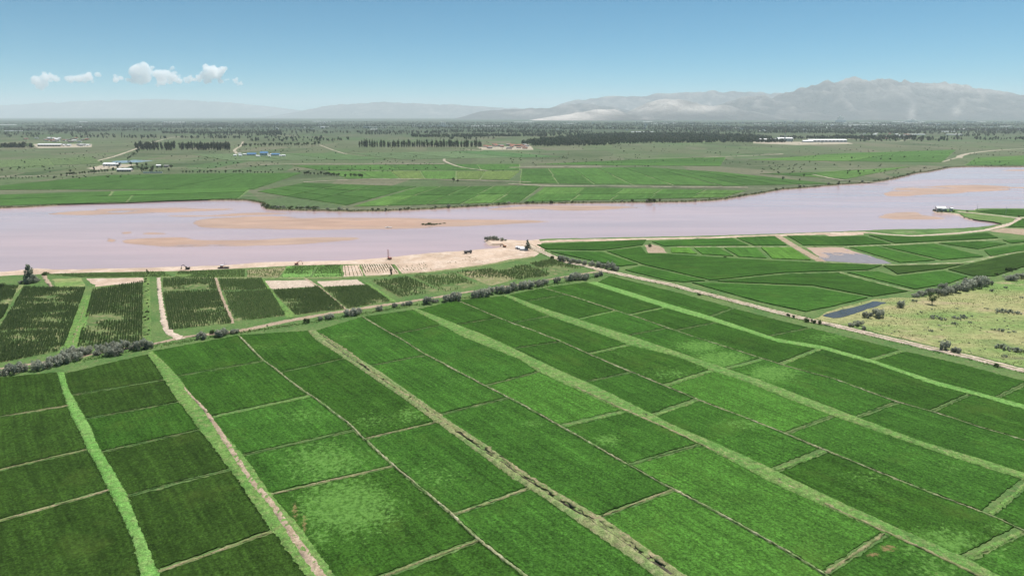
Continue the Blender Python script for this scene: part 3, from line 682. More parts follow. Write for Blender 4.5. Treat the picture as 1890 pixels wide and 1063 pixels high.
# ------------------------------------------------------------------ maize side
SPARSE_SEED = [0]
def maize(q_px, lab, rowsp=1.1, plsp=.5, keep=1.0, holes=(), hgt=1.55, soil='maize_soil', cat='maize plot', name='maize_plot', jitter=.17):
    """q_px: TL, TR, BR, BL in the photo; rows run TL->BL"""
    TL, TR, BR, BL = [P(*p)[:2] for p in q_px]
    base = sheet(name, densify(np.array([TL, TR, BR, BL]), 8), .045, soil, 6, .4)
    tag(base, lab, cat, 'maize plots between the beach and the hedge')
    wid = (np.linalg.norm(TR - TL) + np.linalg.norm(BR - BL)) / 2; ln = (np.linalg.norm(BL - TL) + np.linalg.norm(BR - TR)) / 2
    nr, np_ = int(wid / rowsp), int(ln / plsp)
    u, v = np.meshgrid((np.arange(nr) + .5) / nr, (np.arange(np_) + .5) / np_); u, v = u.ravel(), v.ravel()
    pos = (TL * (1 - u[:, None]) + TR * u[:, None]) * (1 - v[:, None]) + (BL * (1 - u[:, None]) + BR * u[:, None]) * v[:, None]
    pos = pos + rng.normal(0, jitter, pos.shape)
    SPARSE_SEED[0] += 1
    nn = vnoise(pos, .045, SPARSE_SEED[0]) + .6 * vnoise(pos * np.array((.6, 2.0)), .09, SPARSE_SEED[0] + 50)
    pr = np.full(len(pos), keep, float) * .93 - np.clip((nn - .08) * 1.9, 0, .9)
    hs = np.ones(len(pos))
    for x, y, rx, ry, s_ in holes:
        c = P(x, y); a = P(x + rx, y) - c; b = P(x, y - ry) - c
        Mi = np.linalg.inv(np.array([[a[0], b[0]], [a[1], b[1]]])); d = (pos - c[:2]) @ Mi.T
        pr -= s_ * np.exp(-(d * d).sum(1))
    k = rng.random(len(pos)) < pr; pos = pos[k]; n = len(pos)
    if n == 0: return base
    h = hgt * rng.uniform(.5, 1.2, n) * (1 - .25 * np.clip(nn[k], 0, 1)); a0 = rng.uniform(0, 6.283, n); tint = rng.random(n)
    V = []; T = []
    for j in range(4):
        a = a0 + j * 1.57 + rng.normal(0, .25, n); r = rng.uniform(.30, .55, n) * hgt / 1.9; hh = h * (.72 + .1 * j); dx, dy = np.cos(a), np.sin(a)
        w_ = .17
        V.append(np.stack([np.c_[pos[:, 0] - dy * w_, pos[:, 1] + dx * w_, h * .02], np.c_[pos[:, 0] + dy * w_, pos[:, 1] - dx * w_, h * .02],
                           np.c_[pos[:, 0] + dx * r + dy * .10, pos[:, 1] + dy * r - dx * .10, hh], np.c_[pos[:, 0] + dx * r - dy * .10, pos[:, 1] + dy * r + dx * .10, hh]], 1))
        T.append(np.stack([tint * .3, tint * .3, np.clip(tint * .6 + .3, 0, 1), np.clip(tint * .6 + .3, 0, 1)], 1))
    V = np.concatenate(V).reshape(-1, 3); T = np.concatenate(T).ravel()
    V[:, 2] += .04
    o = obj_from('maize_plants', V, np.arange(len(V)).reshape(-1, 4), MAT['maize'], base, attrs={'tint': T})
    o['kind'] = 'stuff'
    return base
maize([(-60, 530), (34, 529), (6, 584), (-60, 640)], 'bushy maize plot beside the grey tree', holes=[(-20, 560, 40, 30, .2)])
maize([(44, 531), (158, 533), (117, 646), (-42, 678)], 'maize plot with pale weedy gaps outside the green path', holes=[(95, 592, 42, 7, .95), (40, 625, 45, 10, .85), (110, 560, 20, 10, .6), (110, 625, 14, 20, .6)])
maize([(171, 536), (264, 521), (263, 632), (141, 645)], 'maize plot with bare tan spots between green path and ditch', holes=[(200, 586, 30, 7, 1), (165, 600, 24, 12, 1), (230, 565, 20, 5, .8), (185, 612, 24, 6, .6), (215, 590, 30, 6, .7)])
maize([(301, 541), (402, 537), (428, 596), (312, 609)], 'dark maize plot beside the white dirt path', holes=[(360, 573, 16, 4, .6), (345, 598, 40, 6, .6), (400, 590, 25, 6, .6)])
maize([(301, 517), (396, 514), (401, 533), (301, 538)], 'small maize plot with a scorched white gap', holes=[(366, 530, 18, 6, 1.2), (330, 537, 30, 3, 1), (380, 536, 15, 4, .8)])
maize([(404, 517), (482, 515), (494, 533), (410, 536)], 'small maize plot above the dense maize block', holes=[(430, 533, 12, 3, .5)])
maize([(413, 539), (498, 536), (527, 582), (434, 594)], 'dense maize plot between two grass strips')
maize([(504, 537), (588, 531), (636, 570), (545, 581)], 'dense maize plot below the pale sand patch')
maize([(598, 532), (678, 528), (720, 556), (642, 569)], 'maize plot next to a diagonal footpath below sand')
maize([(686, 519), (752, 512), (815, 538), (737, 549)], 'patchy maize plot with yellow edge', keep=.9, rowsp=1.4, plsp=.8, holes=[(790, 538, 30, 6, .9)])
maize([(762, 510), (837, 504), (886, 528), (822, 538)], 'ragged maize plot near the tan field', keep=.75, rowsp=1.5, plsp=.8, holes=[(840, 530, 40, 5, .9)])
maize([(842, 503), (905, 497), (953, 515), (906, 528)], 'half-bare tan plot with a fringe of maize', keep=.85, rowsp=1.6, plsp=.8, holes=[(905, 520, 50, 9, 1.3)], soil='bund_tan')
maize([(910, 500), (972, 489), (1022, 509), (956, 516)], 'ragged maize plot below the sand diggings', keep=.85, rowsp=1.5, plsp=.8, holes=[(935, 494, 16, 4, .9)])
maize([(978, 487), (1016, 480), (1072, 495), (1024, 508)], 'last maize plot where the hedge meets the road', keep=.9, rowsp=1.5, plsp=.8, holes=[(1040, 504, 35, 4, 1)])
maize([(330, 501), (452, 497.5), (452, 511), (320, 513)], 'smooth green crop strip along the beach', keep=1, rowsp=.9, plsp=.6, hgt=.7, soil='verge', cat='crop strip', name='crop_strip')
maize([(456, 498), (528, 492.5), (514, 512), (456, 511.5)], 'sparse crop strip strewn with pale soil', keep=.4, rowsp=1.1, plsp=.7, hgt=.8, soil='bund_tan', cat='crop strip', name='crop_strip')
maize([(531, 491.5), (584, 490), (572, 512), (520, 512)], 'bright green crop strip beside the sparse one', rowsp=.9, plsp=.6, hgt=.6, soil='lane_bright', cat='crop strip', name='crop_strip')
maize([(588, 490), (628, 489), (632, 512), (577, 512)], 'deep green crop strip ending at the bare furrows', rowsp=.9, plsp=.6, hgt=.6, soil='lane_bright', cat='crop strip', name='crop_strip')
maize([(633, 490), (662, 489), (672, 509), (635, 510.5)], 'bare furrowed strip with thin seedling rows', keep=.55, rowsp=2.2, plsp=.5, hgt=.5, soil='sand', cat='crop strip', name='crop_strip', jitter=.08)
maize([(666, 489), (724, 488), (736, 506), (675, 509)], 'crop strip green on top and bare below', keep=.85, rowsp=1.6, plsp=.6, hgt=.7, soil='sand', cat='crop strip', name='crop_strip', holes=[(705, 506, 40, 7, .8)])
maize([(729, 488), (781, 483), (800, 499), (743, 505)], 'thin seedling rows on pale sand', keep=.28, rowsp=1.8, plsp=.7, hgt=.6, soil='sand', cat='crop strip', name='crop_strip')
maize([(785, 483), (870, 474), (900, 484), (806, 499)], 'nearly bare sandy strip with scattered seedlings', keep=.10, rowsp=2.0, plsp=.8, hgt=.6, soil='sand', cat='crop strip', name='crop_strip')
maize([(80, 506.5), (300, 501.5), (318, 511), (150, 512)], 'weedy green strip behind the beach', keep=.7, rowsp=1.2, plsp=.7, hgt=.7, soil='verge', cat='crop strip', name='crop_strip')
for q, mt, lab in (([(159, 514.5), (267, 512.5), (267, 520.5), (178, 529)], 'sand', 'bare pale sand field'),
                   ([(96, 516), (150, 513), (158, 528), (108, 532)], 'meadow', 'brownish fallow field'),
                   ([(485, 518.5), (573, 517), (583, 529), (500, 534)], 'road', 'pale bare patch above the maize'),
                   ([(583, 519.5), (660, 516), (676, 526), (596, 529.5)], 'road', 'second pale bare patch above the maize'),
                   ([(1190, 453), (1205, 451), (1224, 458), (1230, 467), (1196, 467)], 'dirt', 'sandy scrub patch among rice plots'),
                   ([(1516, 431.5), (1594, 429.5), (1594, 433.5), (1530, 436.5)], 'sand', 'bare sandy plot on the bank'),
                   ([(1824, 427), (1853, 421), (1950, 426), (1950, 441)], 'dirt', 'reddish bare field near the inlet')):
    tag(sheet('bare_field', PW(q)[:, :2], .06, mt, 4, .4), lab, kind='structure')
for px, wd, mt, lab in (([(293, 513), (294, 535), (298, 565), (303, 597), (312, 613), (335, 626)], [2.2, 2.0, 2.2, 2.2, 3.0, 4.0], 'road', 'white dirt path beside the dark maize'),
                    ([(163, 545), (150, 585), (135, 630), (126, 650)], [5, 6, 7, 8], 'lane', 'green path between two maize plots'),
                    ([(158, 560), (145, 600), (133, 636)], [.8, .8, .8], 'bund_tan', 'faint wheel rut on the green path'),
                    ([(398, 513), (408, 545), (430, 597)], [1.5, 1.5, 1.6], 'dirt', 'pale strip between maize plots'),
                    ([(484, 515), (505, 548), (540, 586)], [2.0, 2.5, 5], 'lane', 'green strip between maize plots'),
                    ([(560, 512), (590, 530), (640, 573)], [1.2, 1.2, 1.4], 'dirt', 'thin diagonal footpath through the maize'),
                    ([(676, 522), (728, 558)], [2.5, 3], 'lane', 'short green strip in the maize block'),
                    ([(-20, 590), (10, 558), (40, 525)], [3, 3, 3], 'lane_dry', 'green footpath next to the bushy maize'),
                    ([(270, 505), (271, 560), (271, 632)], [3.5, 3.5, 3.5], 'verge', 'weedy ditch line between maize plots'),
                    ([(80, 508), (95, 530)], [2.5, 2.0], 'dirt', 'short pale path behind the grey tree'),
                    ([(290, 512), (400, 513.5), (480, 513), (570, 513.5), (680, 511), (800, 502), (900, 489), (985, 474)], [2.5, 2.5, 4.0, 4, 3.5, 4, 4, 4], 'lane_dry', 'grassy headland track above the maize'),
                    ([(1433, 434), (1470, 457), (1517, 483)], [6, 6, 7], 'dirt', 'sandy lane running down from the bank'),
                    ([(1250, 456), (1400, 455.5), (1560, 455.5), (1650, 452), (1760, 446.5), (1850, 442)], [3, 3, 3.5, 3, 3, 3], 'bund_straw', 'pale bund across the riverside plots'),
                    ([(1520, 484), (1600, 488), (1660, 489), (1780, 485.5), (1850, 470), (1890, 463), (2000, 448)], [4, 4, 4, 4, 4.5, 4.5], 'bund_straw', 'pale field path below the flooded plot'),
                    ([(1310, 520), (1400, 511), (1453, 505.5), (1550, 503), (1605, 500), (1640, 489)], [2.5, 2.5, 2.5, 2.5, 2.5], 'bund_green', 'grass bund across the big rice field'),
                    ([(1550, 503), (1600, 518), (1685, 538)], [2.5, 2.5, 2.5], 'bund_straw', 'pale diagonal bund below the flooded plot')):
    track('field_path', px, wd, mt, lab, .06, .1, 1.5, .25)

# ------------------------------------------------------------------ riverside plots across the road
def fld(q, c, lab, res=2.6, h=.55, inset=.9, mat='rice'):
    c = np.array(c); c[:3] *= rng.uniform(.93, 1.07)
    return tag(crop_poly('rice_plot', PW(q)[:, :2], h, res, tuple(c), mat, inset), lab, 'rice plot', 'rice plots between the road and the river')
fld([(988, 452), (1195, 442.5), (1188, 453), (1110, 463), (1005, 461)], G1, 'rice plot beside the lone tree at the sandy headland')
fld([(1012, 465), (1112, 465.5), (1180, 489), (1145, 493), (1100, 484)], G2, 'rice plot behind the roadside shrub hedge')
fld([(1117, 464), (1185, 456), (1194, 468), (1228, 469), (1360, 478), (1500, 485), (1632, 490), (1605, 499), (1450, 504), (1312, 518.5), (1186, 489)], G1, 'largest rice plot below the flooded plot')
fld([(1150, 499), (1185, 491), (1306, 519), (1262, 522), (1232, 519)], G2, 'narrow rice plot pinched against the road')
fld([(1200, 446.5), (1352, 439.5), (1385, 454), (1245, 454.5), (1226, 456)], G2, 'rice plot between the bank track and the scrub patch')
fld([(1357, 439), (1430, 436), (1455, 453.5), (1391, 454)], G2, 'rice plot beside the top of the sandy lane')
fld([(1236, 458), (1274, 458), (1289, 469.5), (1236, 467)], G4, 'small bright rice plot right beside the scrub patch')
fld([(1279, 458), (1328, 458), (1357, 474), (1294, 470)], G3, 'small bright rice plot, second from the scrub patch')
fld([(1333, 458), (1396, 457.5), (1418, 477.5), (1362, 474.5)], G3, 'bright rice plot, third from the scrub patch')
fld([(1402, 457.5), (1461, 457), (1499, 481), (1424, 478)], G4, 'bright rice plot bordering the sandy lane')
fld([(1450, 435.5), (1514, 437), (1595, 436.5), (1648, 450.5), (1561, 454), (1482, 454)], G1, 'dark rice plot below the bare sandy plot')
fld([(1566, 457), (1619, 455), (1730, 481.5), (1662, 486)], G3, 'rice plot along the side of the flooded plot')
fld([(1627, 455), (1724, 450.5), (1818, 474.5), (1738, 481)], G2, 'broad rice plot two plots from the flooded one')
fld([(1600, 434.5), (1680, 437.5), (1755, 436), (1822, 430), (1845, 440), (1652, 450)], G1, 'long rice plot following the white curved track')
fld([(1728, 449), (1809, 445.5), (1861, 451), (1806, 461)], G1, 'rice plot below the long curved one')
fld([(1813, 462), (1890, 452), (1990, 440), (1960, 452), (1827, 474)], G2, 'rice plot above the pale field path')
fld([(1850, 444), (1950, 443), (1980, 438), (1866, 450)], G2, 'sliver of rice below the reddish bare field', inset=.3)
fld([(1858, 419), (1884, 405), (1990, 404), (1990, 424)], G1, 'rice plot inside the bend of the white track')
fld([(1799, 390), (1832, 387.5), (1900, 387.3), (2050, 386.5), (2050, 398), (1884, 399.5), (1850, 396.5), (1812, 392)], G1, 'rice plot on the spit by the white house')
fld([(1628, 491), (1780, 488), (1742, 497), (1655, 507.5)], G0, 'dark rice plot under the pale field path')
fld([(1790, 487), (1852, 473), (1900, 464), (2050, 446), (2050, 470), (1890, 494), (1838, 511), (1792, 510), (1747, 498)], G0, 'dark rice plot above the large grey shrubs')
fld([(1558, 503), (1620, 501.5), (1652, 510), (1742, 500.5), (1788, 512), (1755, 524), (1690, 535.5)], G2, 'rice plot between pale diagonal bund and the grey shrubs')
fld([(1452, 507), (1546, 504.5), (1680, 538.5), (1612, 549), (1500, 528), (1322, 520)], G1, 'rice plot above the dark pond')
fld([(1272, 522), (1330, 523), (1500, 531), (1606, 550.5), (1545, 565), (1488, 577), (1400, 558)], G2, 'rice plot between the sandy road and the dark pond')
q = PW([(1489, 457), (1555, 457), (1648, 486), (1622, 487.8), (1521, 481.8)])[:, :2]
tag(sheet('flooded_plot', q, .05, 'flood', 4, .5), 'flooded bare plot reflecting the sky', kind='structure')
q = smooth_poly(PW([(1518, 583), (1550, 587), (1592, 574), (1628, 562), (1634, 559), (1612, 557), (1582, 566), (1548, 574)])[:, :2], 4, True)
meadow_q = [(1500, 590), (1518, 580), (1548, 569), (1612, 552), (1700, 549), (1740, 541), (1830, 523), (1890, 506), (2050, 480), (2300, 480), (2300, 765), (2050, 705), (1890, 678), (1792, 654), (1690, 631), (1589, 606)]
tag(sheet('meadow', PW(meadow_q)[:, :2], .04, 'meadow', 5, .4, .045), 'dry yellow-green meadow across the sandy road', kind='structure')
tag(sheet('pond', q, .2, 'pond', 3, .25), 'dark still pond at the meadow edge', kind='structure')
# grass tufts over the meadow
mq = PW(meadow_q)[:, :2]; lo, hi = mq.min(0), np.minimum(mq.max(0), (420, 420))
pts = rng.uniform(lo, hi, (60000, 2)); pts = pts[inside(pts, mq)]
nn = vnoise(pts, .05, 9.0); pts = pts[(nn > .05) | (rng.random(len(pts)) < .15)][:9000]
TUFT_M = np.c_[pts, np.full(len(pts), .08), rng.uniform(.18, .42, len(pts))]
# green inlet margin
tag(sheet('reed_margin', PW([(1640, 427.5), (1700, 427), (1770, 425), (1820, 421), (1808, 424.5), (1770, 429), (1700, 433.5), (1660, 433)])[:, :2], .05, 'far_verge', 4, .5), 'pale green reedy margin below the inlet', kind='structure')
tag(sheet('spit_grass', PW([(1772, 395), (1800, 396), (1850, 400.5), (1874, 403.5), (1872, 409), (1852, 413), (1835, 409.5), (1800, 405), (1780, 400.5)])[:, :2], .05, 'verge', 4, .5), 'rough green slope between the inlet and the white track', kind='structure')

def build_tufts(arr, mat, name, lab):
    n = len(arr); p = arr[:, :3]; s = arr[:, 3]; V = []; T = []; tint = rng.random(n)
    for j in range(3):
        a = rng.uniform(0, 6.283, n); dx, dy = np.cos(a), np.sin(a); r = s * rng.uniform(.3, .9, n); w_ = s * .45; hh = s * rng.uniform(.7, 1.3, n)
        V.append(np.stack([np.c_[p[:, 0] - dy * w_, p[:, 1] + dx * w_, p[:, 2] - .05], np.c_[p[:, 0] + dy * w_, p[:, 1] - dx * w_, p[:, 2] - .05], np.c_[p[:, 0] + dx * r, p[:, 1] + dy * r, p[:, 2] + hh]], 1))
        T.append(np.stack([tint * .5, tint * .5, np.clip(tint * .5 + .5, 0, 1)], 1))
    V = np.concatenate(V).reshape(-1, 3); T = np.concatenate(T).ravel()
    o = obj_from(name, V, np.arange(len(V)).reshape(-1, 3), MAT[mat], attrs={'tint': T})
    return tag(o, lab, 'grass', kind='stuff')
build_tufts(np.concatenate(TUFT), 'blade', 'grass', 'loose green grass tufts on the lanes and bunds')
MAT['dry_blade'] = mat_grass_blades('meadow_blades', (.24, .29, .10, 1), (.40, .40, .21, 1))
fr = far_line[(np.abs(far_line[:, 0]) < 1200)]; nr_ = 9000; ii = rng.integers(0, len(fr), nr_); pr_ = fr[ii] + rng.normal(0, 1.6, (nr_, 2)) + np.array((0, 2.5))
MAT['reed'] = mat_grass_blades('reed_blades', (.06, .09, .03, 1), (.15, .18, .07, 1))
build_tufts(np.c_[pr_, np.full(nr_, -.1), rng.uniform(.3, 1.1, nr_)], 'reed', 'bank_reeds', 'dark reeds fringing the far river bank')
build_tufts(TUFT_M, 'dry_blade', 'meadow_grass', 'dry grass tufts scattered over the meadow')

# ------------------------------------------------------------------ shrubs and trees
def foliage(lumps, n, size, seed, squash=1.0):
    r_ = np.random.default_rng(seed); L = np.array(lumps, float); wgt = L[:, 3] ** 2; wgt /= wgt.sum()
    k = r_.choice(len(L), n, p=wgt); d = r_.normal(0, 1, (n, 3)); d /= np.linalg.norm(d, axis=1, keepdims=True)
    rr = L[k, 3] * r_.uniform(.55, 1.08, n) ** .6
    c = L[k, :3] + d * rr[:, None]; c[:, 2] = np.maximum(c[:, 2], .06)
    nrm = d * .8 + r_.normal(0, .55, (n, 3)) + np.array((0, 0, .25)); nrm /= np.linalg.norm(nrm, axis=1, keepdims=True)
    t = np.cross(nrm, r_.normal(0, 1, (n, 3))); t /= np.linalg.norm(t, axis=1, keepdims=True); b = np.cross(nrm, t)
    s = (size * r_.uniform(.6, 1.4, n))[:, None]
    V = np.stack([c - t * s - b * s * .5, c + t * s * .9 - b * s * .6, c + t * s * .6 + b * s * .7, c - t * s * .7 + b * s * .6], 1).reshape(-1, 3)
    V[:, 2] = np.maximum(V[:, 2], .01)
    tint = np.clip(r_.normal(.45, .22, n) + .25 * (d[:, 2]), 0, 1)  # random tone, plus sunlit tops painted in: lighter on each lump's upper side
    return V, np.arange(len(V)).reshape(-1, 4), np.repeat(tint, 4)
def shrub_lumps(seed, nl, w=3.0, h=2.6):
    r_ = np.random.default_rng(seed); out = []
    for i in range(nl):
        a = r_.uniform(0, 6.283); q = math.sqrt(r_.random()) * w * .72; z = r_.uniform(.28, .82) * h * (1 - .45 * (q / w) ** 2)
        out.append((q * math.cos(a), q * math.sin(a), z, r_.uniform(.22, .36) * h))
    return out
def shrub_meshes(tag_, mat, nvar, n, size, w=3.0, h=2.6):
    out = []
    for s in range(nvar):
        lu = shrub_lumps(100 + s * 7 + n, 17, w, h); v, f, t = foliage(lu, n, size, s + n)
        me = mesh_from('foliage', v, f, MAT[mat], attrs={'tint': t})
        st = MB()
        for i in range(7):
            l = lu[i]; st.tube((random.uniform(-.25, .25), random.uniform(-.25, .25), -.1), (l[0] * .8, l[1] * .8, l[2]), .07, .03, 4)
        out.append((me, st.mesh('stems', MAT['bark'])))
    return out
SHRUB = shrub_meshes('t', 'tamarisk', 5, 900, .20)
BUSH = shrub_meshes('b', 'bush', 3, 700, .20, 2.6, 2.6)
SCRUB = shrub_meshes('s', 'grey_leaf', 3, 260, .22, 3.0, 1.4)
def place_shrub(x, y, wpx, hpx, lab, group, kind=SHRUB, name='tamarisk_shrub', cat='shrub'):
    p = P(x, y); k = (y - HOR) / CAMH * (CT ** 0)   # photo pixels per metre (upright)
    k = F / math.hypot(p[1], CAMH); sx = wpx / k / 5.0; sz = hpx / k / (3.0 if kind is not SCRUB else 1.8)
    j_ = random.uniform(.72, 1.12); sx *= j_; sz *= j_ * random.uniform(.85, 1.15)
    o = empty(name, (p[0], p[1], 0), random.uniform(0, 6.28)); f, s = random.choice(kind)
    o.scale = (sx, sx, max(sz, .2))
    a = link('foliage', f, o); b = link('stems', s, o)
    return tag(o, lab, cat, group)
T1 = 'grey-green tamarisk shrub in the hedge below the maize'
hedge = [(4, 693, 30, 26), (28, 688, 30, 30), (42, 685, 22, 20), (20, 683, 24, 22), (-20, 696, 30, 26), (72, 682, 26, 22), (88, 679, 28, 27), (105, 674, 28, 26), (122, 669, 26, 26), (141, 664, 24, 20), (95, 670, 24, 20),
         (127, 656, 28, 24), (146, 654, 24, 20), (163, 653, 26, 24), (185, 651, 28, 26), (203, 656, 24, 24), (215, 655, 24, 22), (208, 646, 26, 24), (228, 646, 28, 26), (247, 645, 28, 26), (264, 645, 26, 26), (275, 642, 20, 18), (178, 656, 18, 14)]
for q in hedge: place_shrub(q[0], q[1], q[2] * .88, q[3] * .85, T1, 'shrubs of the hedge below the maize')
T2 = 'grey tamarisk shrub along the dusty field track'
for q in [(374, 625, 22, 19), (408, 620, 20, 15), (417, 618, 16, 13), (433, 615, 18, 13), (591, 591, 11, 9), (608, 589, 18, 13), (645, 582, 22, 16), (659, 580, 22, 17), (700, 573, 13, 12), (730, 567, 14, 10), (744, 564, 12, 8), (755, 563, 14, 11), (790, 561, 18, 14), (803, 558, 16, 12), (826, 556, 22, 16), (842, 554, 22, 17)]:
    place_shrub(*q, T2, 'shrubs along the dusty field track')
T3 = 'grey tamarisk shrub in the hedge reaching the sandy road'
for q in [(878, 549, 22, 18), (893, 547, 24, 20), (906, 543, 16, 14), (922, 541, 18, 16), (935, 540, 20, 18), (948, 537, 22, 20), (962, 533, 20, 16), (977, 531, 22, 18), (993, 528, 20, 14), (1006, 524, 14, 10), (1028, 522, 17, 15), (1048, 518, 18, 14), (1062, 517, 22, 18), (1077, 516, 20, 17), (1099, 511, 14, 13), (1108, 509, 12, 12)]:
    place_shrub(*q, T3, 'shrubs of the hedge reaching the sandy road')
T4 = 'dense grey-green shrub in the roadside hedge by the headland'
for q in [(1034, 482, 16, 15), (1045, 483, 16, 16), (1056, 486, 14, 13), (1068, 487, 14, 12), (1080, 489, 15, 13), (1092, 491, 15, 13), (1104, 493, 15, 13), (1116, 496, 16, 16), (1127, 498, 16, 16), (1136, 500, 12, 9)]:
    place_shrub(*q, T4, 'shrubs of the roadside hedge by the headland')
T5 = 'grey-green shrub on the tip of the sandy headland'
for q in [(898, 443.5, 11, 10), (905, 443, 12, 11), (912, 443.3, 12, 11), (919, 443.8, 12, 9), (926, 444.5, 10, 8), (933, 444.5, 5, 5)]:
    place_shrub(*q, T5, 'shrubs on the headland tip')
T6 = 'large grey tamarisk shrub in the clump at the meadow edge'
for q in [(1690, 548, 18, 11), (1702, 546, 20, 15), (1714, 543, 20, 17), (1727, 541, 20, 17), (1738, 545, 20, 16), (1750, 543, 20, 16), (1763, 540, 20, 16), (1776, 536, 22, 18), (1788, 533, 22, 20), (1799, 530, 24, 22), (1811, 527, 22, 20), (1824, 525, 20, 17), (1785, 525, 20, 18), (1740, 533, 18, 14)]:
    place_shrub(*q, T6, 'tamarisk clump at the meadow edge')
T7 = 'grey shrub in the clump beside the dark rice plot and the meadow'
for q in [(1858, 517, 20, 14), (1870, 518, 22, 17), (1884, 514, 22, 16), (1900, 512, 22, 16)]: place_shrub(*q, T7, 'clump beside the dark rice plot and the meadow')
for q, lab in (((1600, 586, 22, 17), 'broad grey shrub beside the pond, pond side'), ((1619, 585, 24, 18), 'broad grey shrub beside the pond, meadow side'), ((1663, 567, 17, 18), 'upright grey shrub standing alone near the clump'),
               ((1571, 602, 13, 10), 'small grey shrub by the road'), ((1584, 601, 16, 12), 'wispy grey shrub by the road'), ((1594, 609, 9, 11), 'narrow grey shrub at the road edge'),
               ((1743, 646, 18, 18), 'grey shrub on the meadow side of the road'), ((1765, 651, 16, 10), 'low grey shrub next to a taller one by the road')):
    place_shrub(*q, lab, 'single shrubs on the meadow')
T8 = 'dark green bush in the far corner of the dark rice plot'
for q in [(1839, 508, 10, 8), (1862, 501, 14, 10), (1874, 498, 9, 6)]: place_shrub(*q, T8, 'bushes by the dark rice plot', BUSH, 'bush', 'bush')
for q, lab in (((566, 596, 15, 14), 'round dark bush at the end of the ditch lane'), ((392, 616, 10, 10), 'small green bush between grey shrubs on the track'), ((1019, 478, 9, 9), 'dark bush at the road bend'),
               ((1488, 594, 12, 12), 'leafy roadside bush beside the pond outlet'), ((1501, 596, 12, 11), 'second leafy roadside bush beside the pond outlet'), ((1513, 598, 8, 8), 'small roadside bush beside the pond outlet'),
               ((1290, 545, 8, 4), 'low bush on the road verge'), ((493, 602, 5, 4), 'tiny bush on the dusty field track'), ((1455, 583, 10, 7), 'flat bush on the road verge near the pond'), ((1464, 586, 9, 8), 'rounded bush on the road verge near the pond'),
               ((85, 508, 14, 7), 'dark low bush behind the beach'), ((4, 531, 16, 12), 'dark bush on the bank beside the grey tree'), ((88, 536, 12, 6), 'low bush at the end of the short pale path'), ((97, 537, 10, 6), 'second low bush by the short pale path'),
               ((1199, 456, 9, 8), 'bush on the sandy scrub patch'), ((1338, 476, 6, 4), 'tiny bush on the bright plots'), ((1840, 677, 13, 9), 'sparse bush on the road verge by the meadow')):
    place_shrub(*q, lab, 'single bushes among the fields', BUSH, 'bush', 'bush')
T9 = 'low greyish scrub on the dry meadow'
r2 = np.random.default_rng(5)
scr = [(1728, 588, 20, 7), (1742, 591, 16, 7), (1765, 588, 18, 7), (1778, 587, 16, 9), (1762, 599, 14, 6), (1790, 596, 10, 5), (1718, 612, 9, 6), (1845, 576, 22, 10), (1862, 577, 22, 10), (1880, 579, 18, 8), (1833, 609, 12, 5), (1846, 611, 14, 8), (1862, 614, 10, 5), (1872, 613, 8, 4),
       (1850, 645, 24, 10), (1866, 647, 26, 12), (1884, 650, 22, 10), (1852, 658, 18, 6), (1688, 557, 14, 7), (1700, 577, 6, 3), (1734, 601, 8, 3), (1820, 570, 8, 3), (1720, 571, 6, 4), (1830, 538, 8, 6), (1856, 532, 8, 6), (1885, 550, 8, 4)]
scr += [(r2.uniform(1640, 1889), r2.uniform(560, 660), r2.uniform(3, 6), r2.uniform(2, 3.5)) for _ in range(60)]
for q in scr:
    if inside(np.array([P(q[0], q[1])[:2]]), mq)[0] and not inside(np.array([P(q[0], q[1])[:2]]), PW([(1500, 575), (1640, 552), (1645, 565), (1555, 595)])[:, :2])[0]:
        place_shrub(*q, T9, 'scrub on the dry meadow', SCRUB, 'scrub_bush', 'scrub')
# ditch-side bushes in the maize, tufts on bank, island
T10 = 'small dark bush on the weedy ditch line in the maize'
for y in np.random.default_rng(31).uniform(497, 632, 30): place_shrub(271 + random.uniform(-4, 4), float(y), random.uniform(2.5, 6), random.uniform(2, 5.5), T10, 'bushes on the weedy ditch line', BUSH, 'bush', 'bush')
T11 = 'dark bush along the far river bank'
fb = [(x, y) for x, y in far_shore if 480 < x < 1760]
for i in range(95):
    t = random.random() ** .8 * (len(fb) - 1); k = int(t); f_ = t - k; x = fb[k][0] * (1 - f_) + fb[min(k + 1, len(fb) - 1)][0] * f_; y = fb[k][1] * (1 - f_) + fb[min(k + 1, len(fb) - 1)][1] * f_
    s_ = random.uniform(3, 6.5) * (y - 250) / 110
    place_shrub(x, y - random.uniform(1.8, 3.6), s_, s_ * random.uniform(.6, 1), T11, 'bushes along the far bank', random.choice([BUSH, BUSH, SHRUB]), 'bush', 'bush')
for i in range(40):
    x = random.uniform(490, 600); y = 384 + (x - 490) / 60 + random.uniform(-2.5, .5)
    place_shrub(x, min(y, 387.5), random.uniform(5, 9), random.uniform(3, 5), 'brown-green bush in the thicket where the far bank juts out', 'thicket where the far bank juts out', random.choice([SCRUB, BUSH]), 'bush', 'bush')
for q in [(781, 413, 9, 3.4), (787, 413.4, 10, 4), (793, 413, 10, 4), (799, 413.4, 10, 4), (805, 412.6, 10, 3.4), (812, 411.8, 8, 2.6), (820, 410.8, 7, 1.8)]:
    o = place_shrub(*q, 'green bush on the largest sandbar', 'bushes on the largest sandbar', BUSH, 'bush', 'bush'); o.location.z = ZW + .15; 

